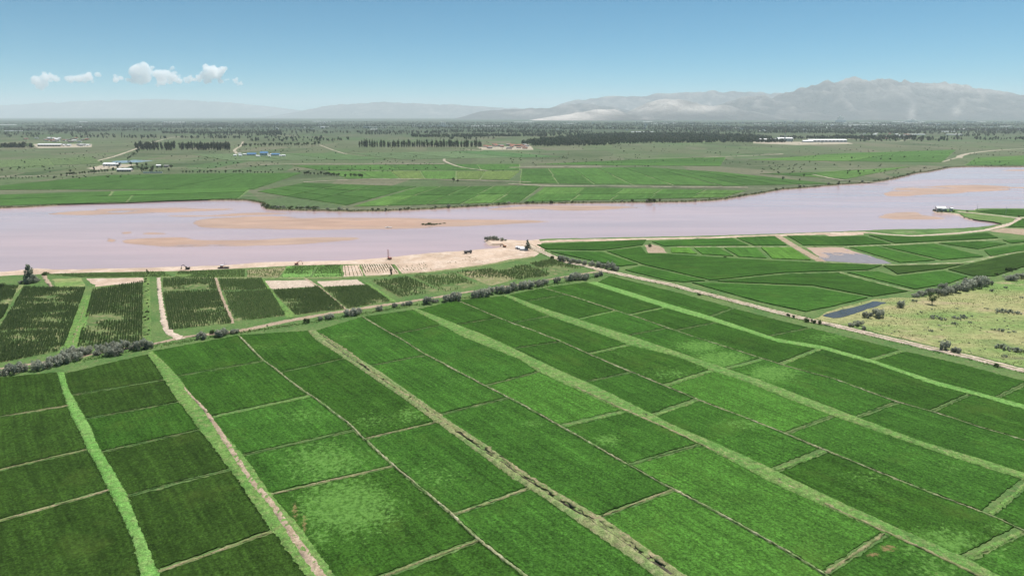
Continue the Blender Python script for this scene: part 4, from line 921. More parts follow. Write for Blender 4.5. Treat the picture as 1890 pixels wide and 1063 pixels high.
def tree_mesh(seed, h, cr, ncl, size, mat, kind='round'):
    r_ = np.random.default_rng(seed); tk = MB(); lumps = []
    tk.tube((0, 0, -.1), (.02 * h, 0, h * .5), .035 * h, .022 * h, 6)
    if kind == 'poplar':
        for i in range(9):
            z = h * (.18 + .085 * i); q = cr * (.62 + .38 * math.sin(math.pi * min(1, (i + 1.2) / 9))) * (1 if i < 7 else .6)
            lumps.append((r_.normal(0, .12 * cr), r_.normal(0, .12 * cr), z, q))
        tk.tube((.02 * h, 0, h * .5), (0, 0, h * .9), .02 * h, .008 * h, 5)
    elif kind == 'feather':
        for i in range(22):
            z = h * (.12 + .8 * i / 21); q = cr * (1.05 - .85 * (i / 21)) * .75; a = r_.uniform(0, 6.28); e = q * math.sqrt(r_.random())
            lumps.append((e * math.cos(a), e * math.sin(a), z, cr * (.42 - .2 * i / 21)))
        tk.tube((.02 * h, 0, h * .5), (0, 0, h * .9), .02 * h, .008 * h, 5)
    else:
        for i in range(12):
            a = r_.uniform(0, 6.28); q = math.sqrt(r_.random()) * cr * .68; z = h * r_.uniform(.42, .86)
            lumps.append((q * math.cos(a), q * math.sin(a), z, r_.uniform(.28, .46) * cr))
            if i < 6: tk.tube((.01 * h, 0, h * .38), (lumps[-1][0] * .85, lumps[-1][1] * .85, z), .016 * h, .006 * h, 4)
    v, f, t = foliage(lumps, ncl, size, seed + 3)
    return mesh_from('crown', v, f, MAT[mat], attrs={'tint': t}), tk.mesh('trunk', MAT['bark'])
TREE = [tree_mesh(20 + i, 8, 3.4, 260, .42, 'leaf') for i in range(4)]
TREE_N = [tree_mesh(60, 8, 3.3, 900, .22, 'bush'), tree_mesh(61, 9, 3.0, 1500, .26, 'grey_leaf', 'feather')]
POP = [tree_mesh(40 + i, 14, 1.7, 150, .55, 'poplar', 'poplar') for i in range(4)]
def place_tree(x, y, hpx, lab, group, kind=TREE, name='broadleaf_tree', base=8.0, wide=1.0):
    p = P(x, y); k = F / math.hypot(p[1], CAMH); s = hpx / k / base
    o = empty(name, (p[0], p[1], 0), random.uniform(0, 6.28)); o.scale = (s * wide, s * wide, s)
    c, t = random.choice(kind); link('crown', c, o); link('trunk', t, o)
    return tag(o, lab, 'tree', group)
place_tree(1720, 562, 21, 'round dark green tree standing alone on the meadow', 'single trees near the fields', [TREE_N[0]], base=7.6, wide=1.1)
place_tree(974, 462, 19, 'feathery grey tree beside the white sheds', 'single trees near the fields', [TREE_N[1]], base=8.4, wide=.9)
place_tree(57, 522, 33, 'tall grey-green tree on the near bank', 'single trees near the fields', [TREE_N[1]], base=8.2, wide=1.0)
for q in [(40, 523, 14, 9), (50, 523, 14, 11), (62, 522, 14, 12), (70, 520, 10, 9)]: place_shrub(*q, 'grey shrub at the foot of the tall bank tree', 'shrubs at the foot of the bank tree')
place_tree(722, 508, 17, 'slim dark poplar beside the furrowed strips', 'single trees near the fields', POP, 'poplar_tree', 14)
place_tree(1207, 376, 10, 'lone rounded tree on the far bank', 'single trees on the far bank'); place_tree(837, 337, 8.5, 'tall tree of the pair in the far fields', 'pair of trees in the far fields'); place_tree(845, 338, 6.5, 'smaller tree of the pair in the far fields', 'pair of trees in the far fields')
place_tree(1548, 342, 9, 'slender tree on the upstream far bank', 'single trees on the far bank', POP, 'poplar_tree', 14, 1.6); place_tree(1445, 333, 7, 'bushy tree in the upstream green plots', 'single trees on the far bank')
# poplar wood and tree rows
for i in range(130):
    x = random.uniform(250, 425); y = random.choice([278, 276.5, 275, 273.5]) + random.uniform(-.6, .6) - (x - 250) * .006
    place_tree(x, y, random.uniform(10, 14), 'dark poplar in the planted wood above the farmyard', 'poplar wood above the farmyard', POP, 'poplar_tree', 13, 1.25)
def row(x0, y0, x1, y1, n, h, lab, group, kind=TREE, name='broadleaf_tree', base=8.0, gaps=.15, jx=2):
    for i in range(n):
        if random.random() < gaps: continue
        t = (i + .5) / n; place_tree(x0 + (x1 - x0) * t + random.uniform(-jx, jx), y0 + (y1 - y0) * t + random.uniform(-.4, .4), h * random.uniform(.7, 1.2), lab, group, kind, name, base)
row(335, 320, 505, 320.5, 26, 6, 'tree in the windbreak row beside the far green plots', 'windbreak beside the far green plots')
row(560, 323, 672, 329, 26, 7, 'tree in the windbreak row next to the yellow plots', 'windbreak next to the yellow plots')
row(0, 332, 90, 328, 16, 4, 'low tree along the far field ditch', 'trees along the far field ditch', gaps=.1)
row(110, 326, 200, 318, 18, 6, 'tree along the lane to the farmyard', 'trees along the lane to the farmyard', gaps=.1)
row(232, 298, 265, 274, 14, 5, 'tree on the road past the poplar wood', 'trees on the road past the poplar wood', gaps=.1)
row(440, 272, 590, 269.5, 34, 7, 'tree in the row behind the blue roofs', 'row behind the blue roofs', gaps=.15)
row(660, 272, 890, 272, 100, 9, 'poplar in the long belt across the plain', 'long belt across the plain', POP, 'poplar_tree', 9, .05)
for i in range(26): place_tree(random.uniform(205, 330), random.uniform(306, 318), random.uniform(5, 9), 'tree shading the farmyard on the far bank', 'trees shading the farmyard')
for i in range(70):
    y = 285 + 55 * random.random() ** 2.2 - 25 * random.random(); x = random.uniform(0, 1890)
    if y > 300: x = random.choice([random.uniform(0, 200), random.uniform(1380, 1600)])
    place_tree(x, y, max(2.2, (y - HOR) * .045) * random.uniform(.7, 1.3), 'scattered tree on the open plain', 'scattered trees on the open plain')

# masses of far trees, one object each wood
def wood(name, polys, lab, hmin, hmax, poplar=.5):
    base = []
    r_ = np.random.default_rng(3)
    for i in range(6):   # a clump of 10 leaf faces around a stem
        lu = [(0, 0, .3, .2), (0, 0, .55, .24), (0, 0, .8, .15)] if i % 2 == 0 else [(-.12, 0, .45, .3), (.15, .1, .6, .28), (0, -.1, .75, .22)]
        v, f, t = foliage(lu, 18, .17, i + 70); base.append((v, t))
    V = []; T = []
    for q, n in polys:
        q = PW(q)[:, :2]; lo, hi = q.min(0), q.max(0); pts = np.zeros((0, 2))
        while len(pts) < n:
            p = r_.uniform(lo, hi, (n * 2, 2)); pts = np.r_[pts, p[inside(p, q)]]
        for p in pts[:n]:
            v, t = base[r_.integers(6)]; h = r_.uniform(hmin, hmax); wd = h * r_.uniform(.35, .75); a = r_.uniform(0, 6.28); c_, s_ = math.cos(a), math.sin(a)
            V.append(np.c_[(v[:, 0] * c_ - v[:, 1] * s_) * wd * 1.6 + p[0], (v[:, 0] * s_ + v[:, 1] * c_) * wd * 1.6 + p[1], v[:, 2] * h]); T.append(t)
    V = np.concatenate(V); T = np.concatenate(T)
    return tag(obj_from(name, V, np.arange(len(V)).reshape(-1, 4), MAT['poplar'], attrs={'tint': T}), lab, 'woodland', kind='stuff')
wood('woodland', [([(985, 269), (1120, 270), (1150, 266), (1420, 263), (1425, 256), (1380, 251), (1230, 248), (1090, 250), (1000, 258)], 3400), ([(960, 266), (1000, 258), (1090, 262), (1060, 270), (985, 271)], 350)], 'dark shelter wood stretching across the plain', 9, 17)
def belt(x0, x1, y, dy, n): return ([(x0, y), (x1, y), (x1, y - dy), (x0, y - dy)], n)
rb = np.random.default_rng(12); B_ = []
for y in np.r_[np.linspace(226.5, 236, 16), np.linspace(236, 262, 22)]:
    for k in range(3):
        x0 = rb.uniform(-100, 1800); ln = rb.uniform(80, 420) * (1.0 if y < 240 else .45)
        D = 126000 / (y - HOR); B_.append(belt(x0, x0 + ln, y, (y - HOR) * .05, int(min(260, ln / 1260 * D / 11))))
for y in np.linspace(228, 250, 34):
    for k in range(1):
        x0 = rb.uniform(-100, 1700); ln = rb.uniform(150, 600); D = 126000 / (y - HOR); B_.append(belt(x0, x0 + ln, y, (y - HOR) * .09, int(min(330, ln / 1260 * D / 9))))
B_ += [belt(850, 1010, 252.5, 1.4, 240), belt(760, 900, 254, 1.5, 160), belt(1540, 1690, 256, 1.2, 200), belt(1690, 1890, 243, 1.6, 300), belt(1420, 1700, 246, 1.6, 300), belt(1440, 1600, 257, 1, 160), belt(90, 180, 243, 2, 200), belt(300, 520, 247.5, 1.4, 280), belt(1000, 1500, 240, 2.2, 500), belt(0, 60, 273.5, 1.5, 60), belt(1380, 1450, 263.5, 1, 70)]
wood('tree_belts', B_, 'distant blue-green belts of trees below the mountains', 9, 18)
# low scrub specks on the plain
sp = []
for i in range(2600):
    y = rng.uniform(262, 330); x = rng.uniform(-100, 1990)
    sp.append((x, y))
FARQ = offset_poly(np.r_[far_line, [(9000, 1200), (9000, 9000), (-9000, 9000), (-9000, 560)]], 4)
def far_ok(x, y):
    return not (y > 318 and 330 < x < 1420)
V = []; T = []; rb = np.random.default_rng(8)
v0, f0, t0 = foliage([(0, 0, .4, .5), (.4, .1, .35, .4)], 10, .35, 5)
for x, y in sp:
    if not far_ok(x, y): continue
    p = P(x, y); 
    if mnoise.noise(Vector((p[0] / 160, p[1] / 240, 3))) < .02: continue
    if not inside(p[None, :2], FARQ)[0]: continue
    s = rb.uniform(1.2, 3.4); V.append(v0 * s + p); T.append(t0)
tag(obj_from('plain_scrub', np.concatenate(V), np.arange(sum(map(len, V))).reshape(-1, 4), MAT['leaf'], attrs={'tint': np.concatenate(T)}), 'low dark scrub speckled over the far plain', 'scrub', kind='stuff')

# ------------------------------------------------------------------ far-bank fields
ROWS = {1: [''], 2: ['landward row', 'riverside row'], 3: ['landward row', 'middle row', 'riverside row']}
def block(q, nu, nv, cols, lab, group, jit=.12, gap=2.0, res=14, ref=None):
    TL, TR, BR, BL = [P(*p)[:2] for p in q]
    tag(sheet('field_margin', densify(np.array([TL, TR, BR, BL]), 40), .05, 'far_verge', 40, 1.0), f'pale grass margins around {group}', kind='structure')
    us = np.linspace(0, 1, nu + 1); us[1:-1] += rng.uniform(-jit, jit, nu - 1) / nu; vs_ = np.linspace(0, 1, nv + 1); vs_[1:-1] += rng.uniform(-jit, jit, nv - 1) / nv
    pt = lambda u, v: (TL * (1 - u) + TR * u) * (1 - v) + (BL * (1 - u) + BR * u) * v
    sh = rng.uniform(-.25, .25, nv) / nu
    for j in range(nv):
        u2 = np.clip(us + (sh[j] if j else 0), 0, 1); u2[0] = 0; u2[-1] = 1
        for i in range(nu):
            if u2[i + 1] - u2[i] < .2 / nu: continue
            c = np.array(cols[rng.integers(len(cols))]); c[:3] *= rng.uniform(.9, 1.12)
            qq = np.array([pt(u2[i], vs_[j]), pt(u2[i + 1], vs_[j]), pt(u2[i + 1], vs_[j + 1]), pt(u2[i], vs_[j + 1])])
            o = crop_poly('rice_plot', qq, .45, res, tuple(c), 'rice', gap * rng.choice([.35, .5, .6, 1.0]), .3, .05)
            rw = ROWS[nv][j]; l_ = lab if nu == 1 and nv == 1 else lab + (f', {ORD[i]} from {ref}' if nu > 1 else '') + (f', {rw}' if rw else '')
            tag(o, l_, 'rice plot', group)
H1, H2, H3, H4 = (.052, .115, .026, 1), (.062, .137, .03, 1), (.083, .165, .038, 1), (.115, .17, .048, 1)
block([(-80, 351), (200, 323.5), (560, 319), (470, 350)], 1, 3, [H1, H2], 'long green field sweeping past the farmyard', 'long green fields past the farmyard', res=22, ref=None)
block([(-80, 362), (466, 346), (440, 367), (-80, 383)], 2, 2, [H1, H2], 'long green bank field below the farmyard', 'long green fields along the far bank', res=22, ref='the open plain')
block([(474, 354), (560, 338), (770, 345), (640, 380)], 3, 3, [H1, H2], 'diagonal green field near the jutting far bank', 'diagonal fields near the jutting bank', res=14, ref='the jutting bank')
block([(772, 345), (1000, 343), (960, 374), (650, 382)], 5, 2, [H1, H2, H3], 'diagonal green field amid the far bank', 'diagonal fields in the middle of the far bank', res=14, ref='the jutting bank')
block([(1005, 346), (1380, 352), (1335, 365), (968, 373)], 5, 2, [H2, H2, H3], 'green field between bank and scrub line', 'fields between the bank and the scrub line', res=14, ref='the diagonal fields')
block([(600, 316), (960, 316), (940, 332), (640, 330)], 6, 1, [H4, H3, H4], 'yellowish green small field by the windbreak', 'yellowish fields by the windbreak', res=14, ref='the windbreak')
block([(540, 306), (960, 303), (960, 314.5), (590, 314.5)], 5, 1, [H2, H1], 'dull green field behind the yellowish plots', 'dull green fields behind the yellowish plots', res=18, ref='the windbreak')
block([(962, 312), (1200, 309), (1330, 343), (960, 338.5)], 5, 2, [H1, H2, H2], 'green field on the wide far flat', 'green fields on the wide far flat', res=16, ref='the yellowish plots')
block([(1203, 310), (1330, 318), (1540, 340), (1335, 343.5)], 4, 2, [H1, H2], 'green field beside the upstream bend', 'green fields beside the upstream bend', res=16, ref='the wide flat')
block([(980, 304), (1180, 295), (1340, 290), (1330, 307)], 4, 1, [H1, H2], 'green field below the shelter wood', 'green fields below the shelter wood', res=18, ref='the village')
block([(1380, 296), (1560, 283), (1765, 277), (1738, 300)], 3, 2, [H2, H2, H3], 'light green field near the upstream bank', 'light green fields near the upstream bank', res=20, ref='the shelter wood')
block([(1400, 321), (1500, 319), (1680, 308), (1560, 331)], 2, 2, [H1, H3], 'green field wedged along the upstream bank', 'green fields along the upstream bank', res=16, ref='the wide flat')
block([(1800, 292), (2100, 277), (2100, 305), (1780, 305.5)], 2, 2, [H2, H3], 'green field across the upstream bend', 'green fields across the upstream bend', res=18, ref='the pale road')
block([(350, 285), (620, 283), (720, 294), (430, 298)], 3, 1, [(.09, .15, .06, 1), (.10, .145, .07, 1)], 'dull plain field below the blue roofs', 'dull fields below the blue roofs', res=25, ref='the poplar wood')
block([(640, 283), (900, 279), (1040, 290), (740, 295)], 3, 1, [(.07, .135, .05, 1), (.10, .15, .07, 1)], 'dull green field below the long poplar belt', 'dull fields below the poplar belt', res=25, ref='the blue roofs')
block([(0, 296), (170, 290), (190, 302), (0, 310)], 2, 1, [(.10, .145, .06, 1)], 'olive plain field outside the farmyard', 'olive fields outside the farmyard', res=25, ref='the open plain')
for px, wd, lab in (([(430, 292), (436, 283), (433, 277), (446, 268), (448, 262)], 8, 'pale road past the poplar wood to the plain'), ([(820, 294), (822, 299), (850, 309), (900, 316)], 6, 'pale farm road into the far plots'),
                    ([(150, 303), (200, 292), (240, 279), (300, 258), (335, 252)], 9, 'pale diagonal road behind the farmyard'), ([(590, 268), (620, 279), (670, 294)], 6, 'pale track crossing the plain below the belt'),
                    ([(1770, 292), (1775, 287), (1800, 282), (1850, 277), (1920, 274)], 14, 'broad pale road near the upstream bend'), ([(1740, 299), (1768, 291)], 6, 'pale road end at the upstream bank'),
                    ([(860, 276), (900, 280), (950, 286)], 8, 'pale road leaving the red-roofed village'), ([(480, 305), (590, 303), (820, 303)], 10, 'pale dyke road above the far plots'), ([(940, 310), (1010, 309), (1110, 308)], 12, 'sandy dyke above the wide far flat'),
                    ([(560, 337), (700, 331), (850, 333), (980, 337)], 5, 'pale ditch bank across the far plots'), ([(940, 340), (1010, 344), (1100, 344.5), (1380, 347)], 7, 'scrubby dyke between far plots and bank fields'), ([(1410, 284), (1440, 285), (1300, 291)], 9, 'pale strip below the scattered poplars'),
                    ([(0, 326), (110, 324), (215, 317), (265, 316)], 6, 'pale lane into the farmyard'), ([(1560, 256), (1640, 262), (1680, 258), (1720, 256)], 10, 'pale road behind the factory'), ([(1640, 338), (1560, 334), (1500, 323)], 5, 'pale path among the upstream plots')):
    p = smooth_poly(PW(px)[:, :2], 5)
    tag(ribbon('far_road', p, wd, .1, 'far_dirt', 6, .6, .8, .7 if 'dyke' in lab or 'plots' in lab else .08), lab, kind='structure')
for q, lab, mt in (([(205, 298), (250, 295.5), (285, 297), (255, 300), (215, 301.5)], 'grey fish ponds behind the farmyard', 'pond'), ([(160, 311), (200, 303), (250, 304), (235, 309), (180, 314)], 'grey mud yard beside the fish ponds', 'far_dirt'),
               ([(430, 291), (450, 285), (525, 286), (530, 290), (440, 293)], 'bare yard of the blue-roofed compound', 'far_dirt'), ([(1118, 322), (1124, 320.5), (1130, 321), (1124, 323)], 'tiny pond among the far plots', 'pond'),
               ([(1390, 262), (1560, 262), (1575, 266), (1470, 268), (1390, 265)], 'pale yard before the white factory', 'far_dirt'), ([(60, 266), (170, 266), (170, 272), (70, 274)], 'dusty ground of the roadside village', 'far_dirt'), ([(880, 272), (980, 270), (985, 277), (890, 277)], 'dusty ground of the red-roofed village', 'far_dirt')):
    tag(sheet('far_yard', PW(q)[:, :2], .12, mt, 12, 1.0), lab, kind='structure')

# ------------------------------------------------------------------ buildings
MAT['white_wall'] = mat_flat('white_wall', (.95, .93, .89, 1), .8, .06, .3)
MAT['cream_wall'] = mat_flat('cream_wall', (.58, .50, .40, 1), .85, .08, .3)
MAT['brick_wall'] = mat_flat('brick_wall', (.34, .22, .16, 1), .9, .15, .5)
MAT['red_roof'] = mat_flat('red_roof', (.36, .15, .10, 1), .8, .15, .5)
MAT['grey_roof'] = mat_flat('grey_roof', (.30, .29, .28, 1), .8, .12, .5)
MAT['blue_roof'] = mat_flat('blue_roof', (.10, .25, .50, 1), .5, .08, .5)
MAT['white_roof'] = mat_flat('white_roof', (.95, .95, .95, 1), .6, .05, .3)
MAT['window'] = mat_flat('window_glass', (.06, .08, .10, 1), .2, .1, 1, .5)
MAT['door'] = mat_flat('door_paint', (.20, .13, .09, 1), .7, .1)
MAT['concrete'] = mat_flat('concrete', (.60, .59, .57, 1), .85, .08, .2)
def house(x, y, w_, d_, h_, rz, lab, group, wall='white_wall', roof='grey_roof', name='house', cat='house', kind='gable', nwin=4, pos=None):
    p = P(x, y) if pos is None else pos
    o = empty(name, (p[0], p[1], 0), rz)
    MB().box((0, 0, h_ / 2 - .2), (w_, d_, h_ + .4)).build('wall', MAT[wall], o)
    if kind == 'gable':
        rh = min(d_ * .28, 3.2); prof = [(-d_ / 2 - .4, h_ + .02), (d_ / 2 + .4, h_ + .02), (0, h_ + rh)]
        m_ = MB(); n = 3; v = [(-w_ / 2 - .4, a, b) for a, b in prof] + [(w_ / 2 + .4, a, b) for a, b in prof]
        m_.add(v, [(0, 1, 4, 3), (1, 2, 5, 4), (2, 0, 3, 5), (2, 1, 0), (3, 4, 5)])
        m_.build('roof', MAT[roof], o)
    else:
        MB().box((0, 0, h_ + .36), (w_ + .5, d_ + .5, .3)).build('roof', MAT[roof], o)
    for i in range(nwin):
        xx = (-.5 + (i + .5) / nwin) * w_
        if i == nwin // 2 and nwin < 8: MB().box((xx, -d_ / 2 - .03, 1.1), (min(1.3, w_ / nwin * .6), .1, 2.2)).build('door', MAT['door'], o)
        else: MB().box((xx, -d_ / 2 - .03, h_ * .55), (w_ / nwin * .55, .1, h_ * .36)).build('window', MAT['window'], o)
    return tag(o, lab, cat, group)
# farmyard
house(231, 317, 26, 8, 4, .02, 'long cream farm building among the farmyard trees', 'farmyard buildings', 'cream_wall', 'white_roof', 'farm_building', 'barn', 'gable', 6)
house(207, 306.5, 34, 10, 4, -.12, 'white low shed beside the fish ponds', 'farmyard buildings', 'white_wall', 'white_roof', 'farm_shed', 'shed', 'gable', 6)
house(293, 308.5, 8, 6, 3.2, .3, 'small white house behind the farmyard trees', 'farmyard buildings', 'white_wall', 'white_roof'); house(308, 309, 9, 6, 3.2, -.1, 'small cream house at the end of the farmyard', 'farmyard buildings', 'cream_wall', 'grey_roof')
o = empty('garden_wall', tuple(P(282, 319.5)), .03)
for i in range(3): MB().box((-11 + i * 11, 0, 1.0), (10.4, .4, 2.2)).build('panel', MAT['white_wall'], o)
for i in range(4): MB().box((-16.5 + i * 11, 0, 1.2), (.7, .7, 2.6)).build('pillar', MAT['white_wall'], o)
tag(o, 'low white wall in front of the farmyard', 'wall')
# blue roofed compound
for x, y, w_, d_, h_, lab in ((465, 287.5, 22, 9, 4.5, 'blue-roofed long shed beside the pale road'), (488, 287.5, 19, 11, 7, 'tall blue-roofed hall in the middle of the compound'), (509, 287.8, 20, 8, 4, 'low blue-roofed shed at the far end of the compound')):
    house(x, y, w_, d_, h_, 0.03, lab, 'blue-roofed compound', 'white_wall', 'blue_roof', 'shed', 'shed', 'gable', 6)
for i, (x, y) in enumerate([(434, 288.5), (443, 286), (444, 289), (452, 287), (477, 290), (498, 290), (501, 287), (518, 289.5), (524, 289)]):
    house(x, y, random.uniform(5, 9), 5, 3, random.uniform(-.2, .2), 'tiny white hut around the blue-roofed halls', 'huts of the blue-roofed compound', 'white_wall', 'white_roof', 'hut', 'hut', 'gable', 3)
def village(n, x0, x1, y0, y1, lab, group, roofs, walls, slope=0):
    for i in range(n):
        x = random.uniform(x0, x1); y = random.uniform(y0, y1) + slope * (x - x0)
        house(x, y, random.uniform(11, 18), random.uniform(7, 9), random.uniform(3.2, 4.5), random.uniform(-.15, .15), lab, group, random.choice(walls), random.choice(roofs), 'house', 'house', 'gable', 3)
village(26, 893, 975, 268, 275, 'small house in the red-roofed village by the shelter wood', 'red-roofed village', ['red_roof', 'red_roof', 'grey_roof'], ['white_wall', 'cream_wall'])
village(30, 45, 165, 256, 264, 'small house in the village on the left plain with pale walls'.replace('left ', 'scrubby '), 'village on the scrubby plain', ['grey_roof', 'red_roof', 'white_roof'], ['white_wall', 'brick_wall', 'cream_wall'])
village(14, 112, 165, 268.5, 270.5, 'white house in the row beside the long pale shed', 'row beside the long pale shed', ['white_roof', 'grey_roof'], ['white_wall'])
house(93, 270.5, 78, 12, 6, .0, 'long pale shed at the edge of the scrubby plain village', 'sheds on the plain', 'cream_wall', 'white_roof', 'shed', 'shed', 'gable', 8)
village(22, 1590, 1700, 247, 258, 'house in the settlement behind the factory', 'settlement behind the factory', ['grey_roof', 'white_roof', 'red_roof'], ['white_wall', 'cream_wall'])
# factory
for x, y, w_, d_, h_, lab in ((1418, 262, 85, 25, 9, 'white factory hall with dark trees before it'), (1447, 261.5, 60, 30, 13, 'tall white factory hall beside the chimney'), (1525, 262.5, 150, 30, 8, 'long low white factory hall beyond the chimney'), (1490, 263, 40, 14, 5, 'small white annex between the factory halls')):
    house(x, y, w_, d_, h_, .03, lab, 'white factory', 'white_wall', 'white_roof', 'factory_hall', 'factory', 'gable', 10)
def chimney(x, y, h_, r_, lab):
    o = empty('chimney', tuple(P(x, y)))
    MB().tube((0, 0, -.5), (0, 0, h_ * .9), r_, r_ * .6, 12).build('shaft', MAT['concrete'], o); MB().tube((0, 0, h_ * .9), (0, 0, h_), r_ * .7, r_ * .7, 12).build('rim', MAT['red_roof'], o); MB().box((0, 0, 1), (r_ * 3, r_ * 3, 3)).build('base', MAT['concrete'], o)
    tag(o, lab, 'chimney')
chimney(1448, 262.5, 42, 2.6, 'slender pale factory chimney')
# cement works far away
def silo_works(x, y, n, h_, lab, group):
    o = empty('cement_works', tuple(P(x, y))); D = P(x, y)[1]; s = D / 1260
    for i in range(n):
        xx = (i - (n - 1) / 2) * 3.3 * s; hh = h_ * random.uniform(.7, 1.1); m_ = MB().tube((xx, 0, -1), (xx, 0, hh), 1.0 * s, 1.0 * s, 12); m_.tube((xx, 0, hh), (xx, 0, hh * 1.12), 1.0 * s, .1 * s, 12); m_.build('silo', MAT['white_wall'], o)
    MB().box((0, -4, h_ * .13), (n * 4.6 * s, 2.4 * s, h_ * .3)).build('hall', MAT['white_wall'], o); MB().box((0, -4, h_ * .3), (n * 4.7 * s, 2.5 * s, h_ * .05)).build('roof', MAT['white_roof'], o)
    tag(o, lab, 'cement works', group)
silo_works(1551, 226, 4, 95, 'white cement silos at the foot of the main mountain', 'distant works'); silo_works(1682, 226, 5, 45, 'paler works with many low silos at the mountain foot', 'distant works'); silo_works(818, 234, 3, 45, 'white works with short silos on the town edge', 'distant works')
# distant town blocks and greenhouses
def blk(x, y, wpx, hpx, lab, group, name='apartment_block', cat='building', wall='white_wall'):
    D = P(x, y)[1]; s = D / 1260; w_, h_ = wpx * s, hpx * s
    o = empty(name, tuple(P(x, y)), random.uniform(-.1, .1))
    MB().box((0, 0, h_ / 2 - .2), (w_, 14, h_ + .4)).build('wall', MAT[wall], o); MB().box((0, 0, h_ + .6), (w_ * 1.02, 15, .8)).build('roof', MAT['white_roof'], o)
    m_ = MB()
    for i in range(3): m_ = MB().box((0, -7.08, h_ * (.22 + .27 * i)), (w_ * .9, .2, h_ * .1)).build('window_band', MAT['window'], o)
    tag(o, lab, cat, group)
for x in (673, 679, 685, 693, 699, 706, 711): blk(x, 236.5, random.uniform(4, 7), random.uniform(1.6, 2.6), 'white block on the near edge of the distant town', 'edge of the distant town')
for x in (763, 768, 774, 780, 794, 801, 809, 826, 833): blk(x, 234, random.uniform(4, 7), random.uniform(1.6, 3.0), 'pale block in the distant town centre', 'distant town centre')
for i in range(110):
    y = 225.5 + 16 * random.random() ** 1.2; x = random.choice([random.uniform(0, 600), random.uniform(850, 1300), random.uniform(1300, 1890), random.uniform(1300, 1890)])
    blk(x, y, random.uniform(2.5, 8), random.uniform(1.1, 2.6), 'tiny pale building in the haze below the mountains', 'tiny buildings in the haze')
def greenhouse(x0, x1, y, lab, hpx=1.6):
    a, b = P(x0, y), P(x1, y); L = b[0] - a[0]; D = a[1]; s = D / 1260; o = empty('greenhouse', tuple((a + b) / 2), 0)
    n = 6; dpt = 9 * s; h_ = max(3.5, hpx * s * .45)
    for i in range(n):
        prof = [(math.cos(math.pi * k / 6) * dpt / n * .5 + (i - (n - 1) / 2) * dpt / n, math.sin(math.pi * k / 6) * h_ + .05) for k in range(7)]
        m_ = MB(); v = [(-L / 2, q_[0], q_[1]) for q_ in prof] + [(L / 2, q_[0], q_[1]) for q_ in prof]
        m_.add(v, [(k, k + 1, 8 + k, 7 + k) for k in range(6)] + [tuple(range(7)), tuple(range(13, 6, -1))]); m_.build('tunnel', MAT['white_roof'], o)
    tag(o, lab, 'greenhouse', 'distant white greenhouses')
for g in ((1760, 1960, 240, 'longest white greenhouse range below the mountain'), (1558, 1660, 231, 'white greenhouse range beside the cement works'), (1672, 1705, 249, 'bright white greenhouse near the settlement'), (1748, 1776, 249, 'short white greenhouse near a red-brown field'), (1845, 1868, 234, 'small far greenhouse behind the longest range'),
          (870, 925, 233.5, 'long pale greenhouse beside the distant town'), (0, 28, 231, 'white greenhouse on the misty left plain'.replace('left ', 'open ')), (1390, 1440, 229, 'pale greenhouse strip under the spur'), (1200, 1250, 228.5, 'pale greenhouse strip below the pink slope'), (1660, 1700, 228, 'faint greenhouse strip beside low silos')): greenhouse(*g)
rg_ = random.Random(44)
for i in range(34):
    x0 = rg_.choice([rg_.uniform(0, 700), rg_.uniform(900, 1850), rg_.uniform(1300, 1850)]); y0 = 225 + 20 * rg_.random() ** 1.4; greenhouse(x0, x0 + rg_.uniform(8, 40), y0, 'short pale greenhouse strip among the distant tree belts')

# ------------------------------------------------------------------ spit house, sheds, machines
o = house(1735, 389.3, 8.5, 6, 3.2, -.15, 'white house with pale roof on the river spit', None, 'white_wall', 'white_roof', 'house', 'house', 'gable', 5)
house(1741, 390, 5, 4, 2.6, .2, 'low white annex beside the spit house', None, 'white_wall', 'white_roof', 'outbuilding', 'outbuilding', 'flat', 3)
house(1755, 389.6, 2.6, 2.4, 3, .1, 'small white hut on the spit track', None, 'white_wall', 'white_roof', 'hut', 'hut', 'gable', 2)
for q in [(1724, 390, 7, 6), (1729, 387.5, 5, 7), (1731, 392, 6, 4), (1737, 392.3, 6, 4), (1746, 391.6, 7, 4), (1752, 392, 6, 3.5), (1760, 391.5, 6, 4), (1785, 391.5, 4, 3), (1880, 401, 4, 3)]:
    place_shrub(*q, 'dark bush on the spit around the white house', 'bushes on the spit', BUSH, 'bush', 'bush')
MAT['yellow_paint'] = mat_flat('machine_orange', (.55, .24, .10, 1), .5, .1, 1)
MAT['red_paint'] = mat_flat('machine_red', (.62, .27, .22, 1), .5, .1, 1)
MAT['dark_steel'] = mat_flat('dark_steel', (.13, .115, .10, 1), .6, .2, 1)
MAT['grey_steel'] = mat_flat('grey_steel', (.20, .19, .19, 1), .6, .15, 1)
MAT['tarp'] = mat_flat('white_tarp', (.78, .78, .80, 1), .7, .05, 1)
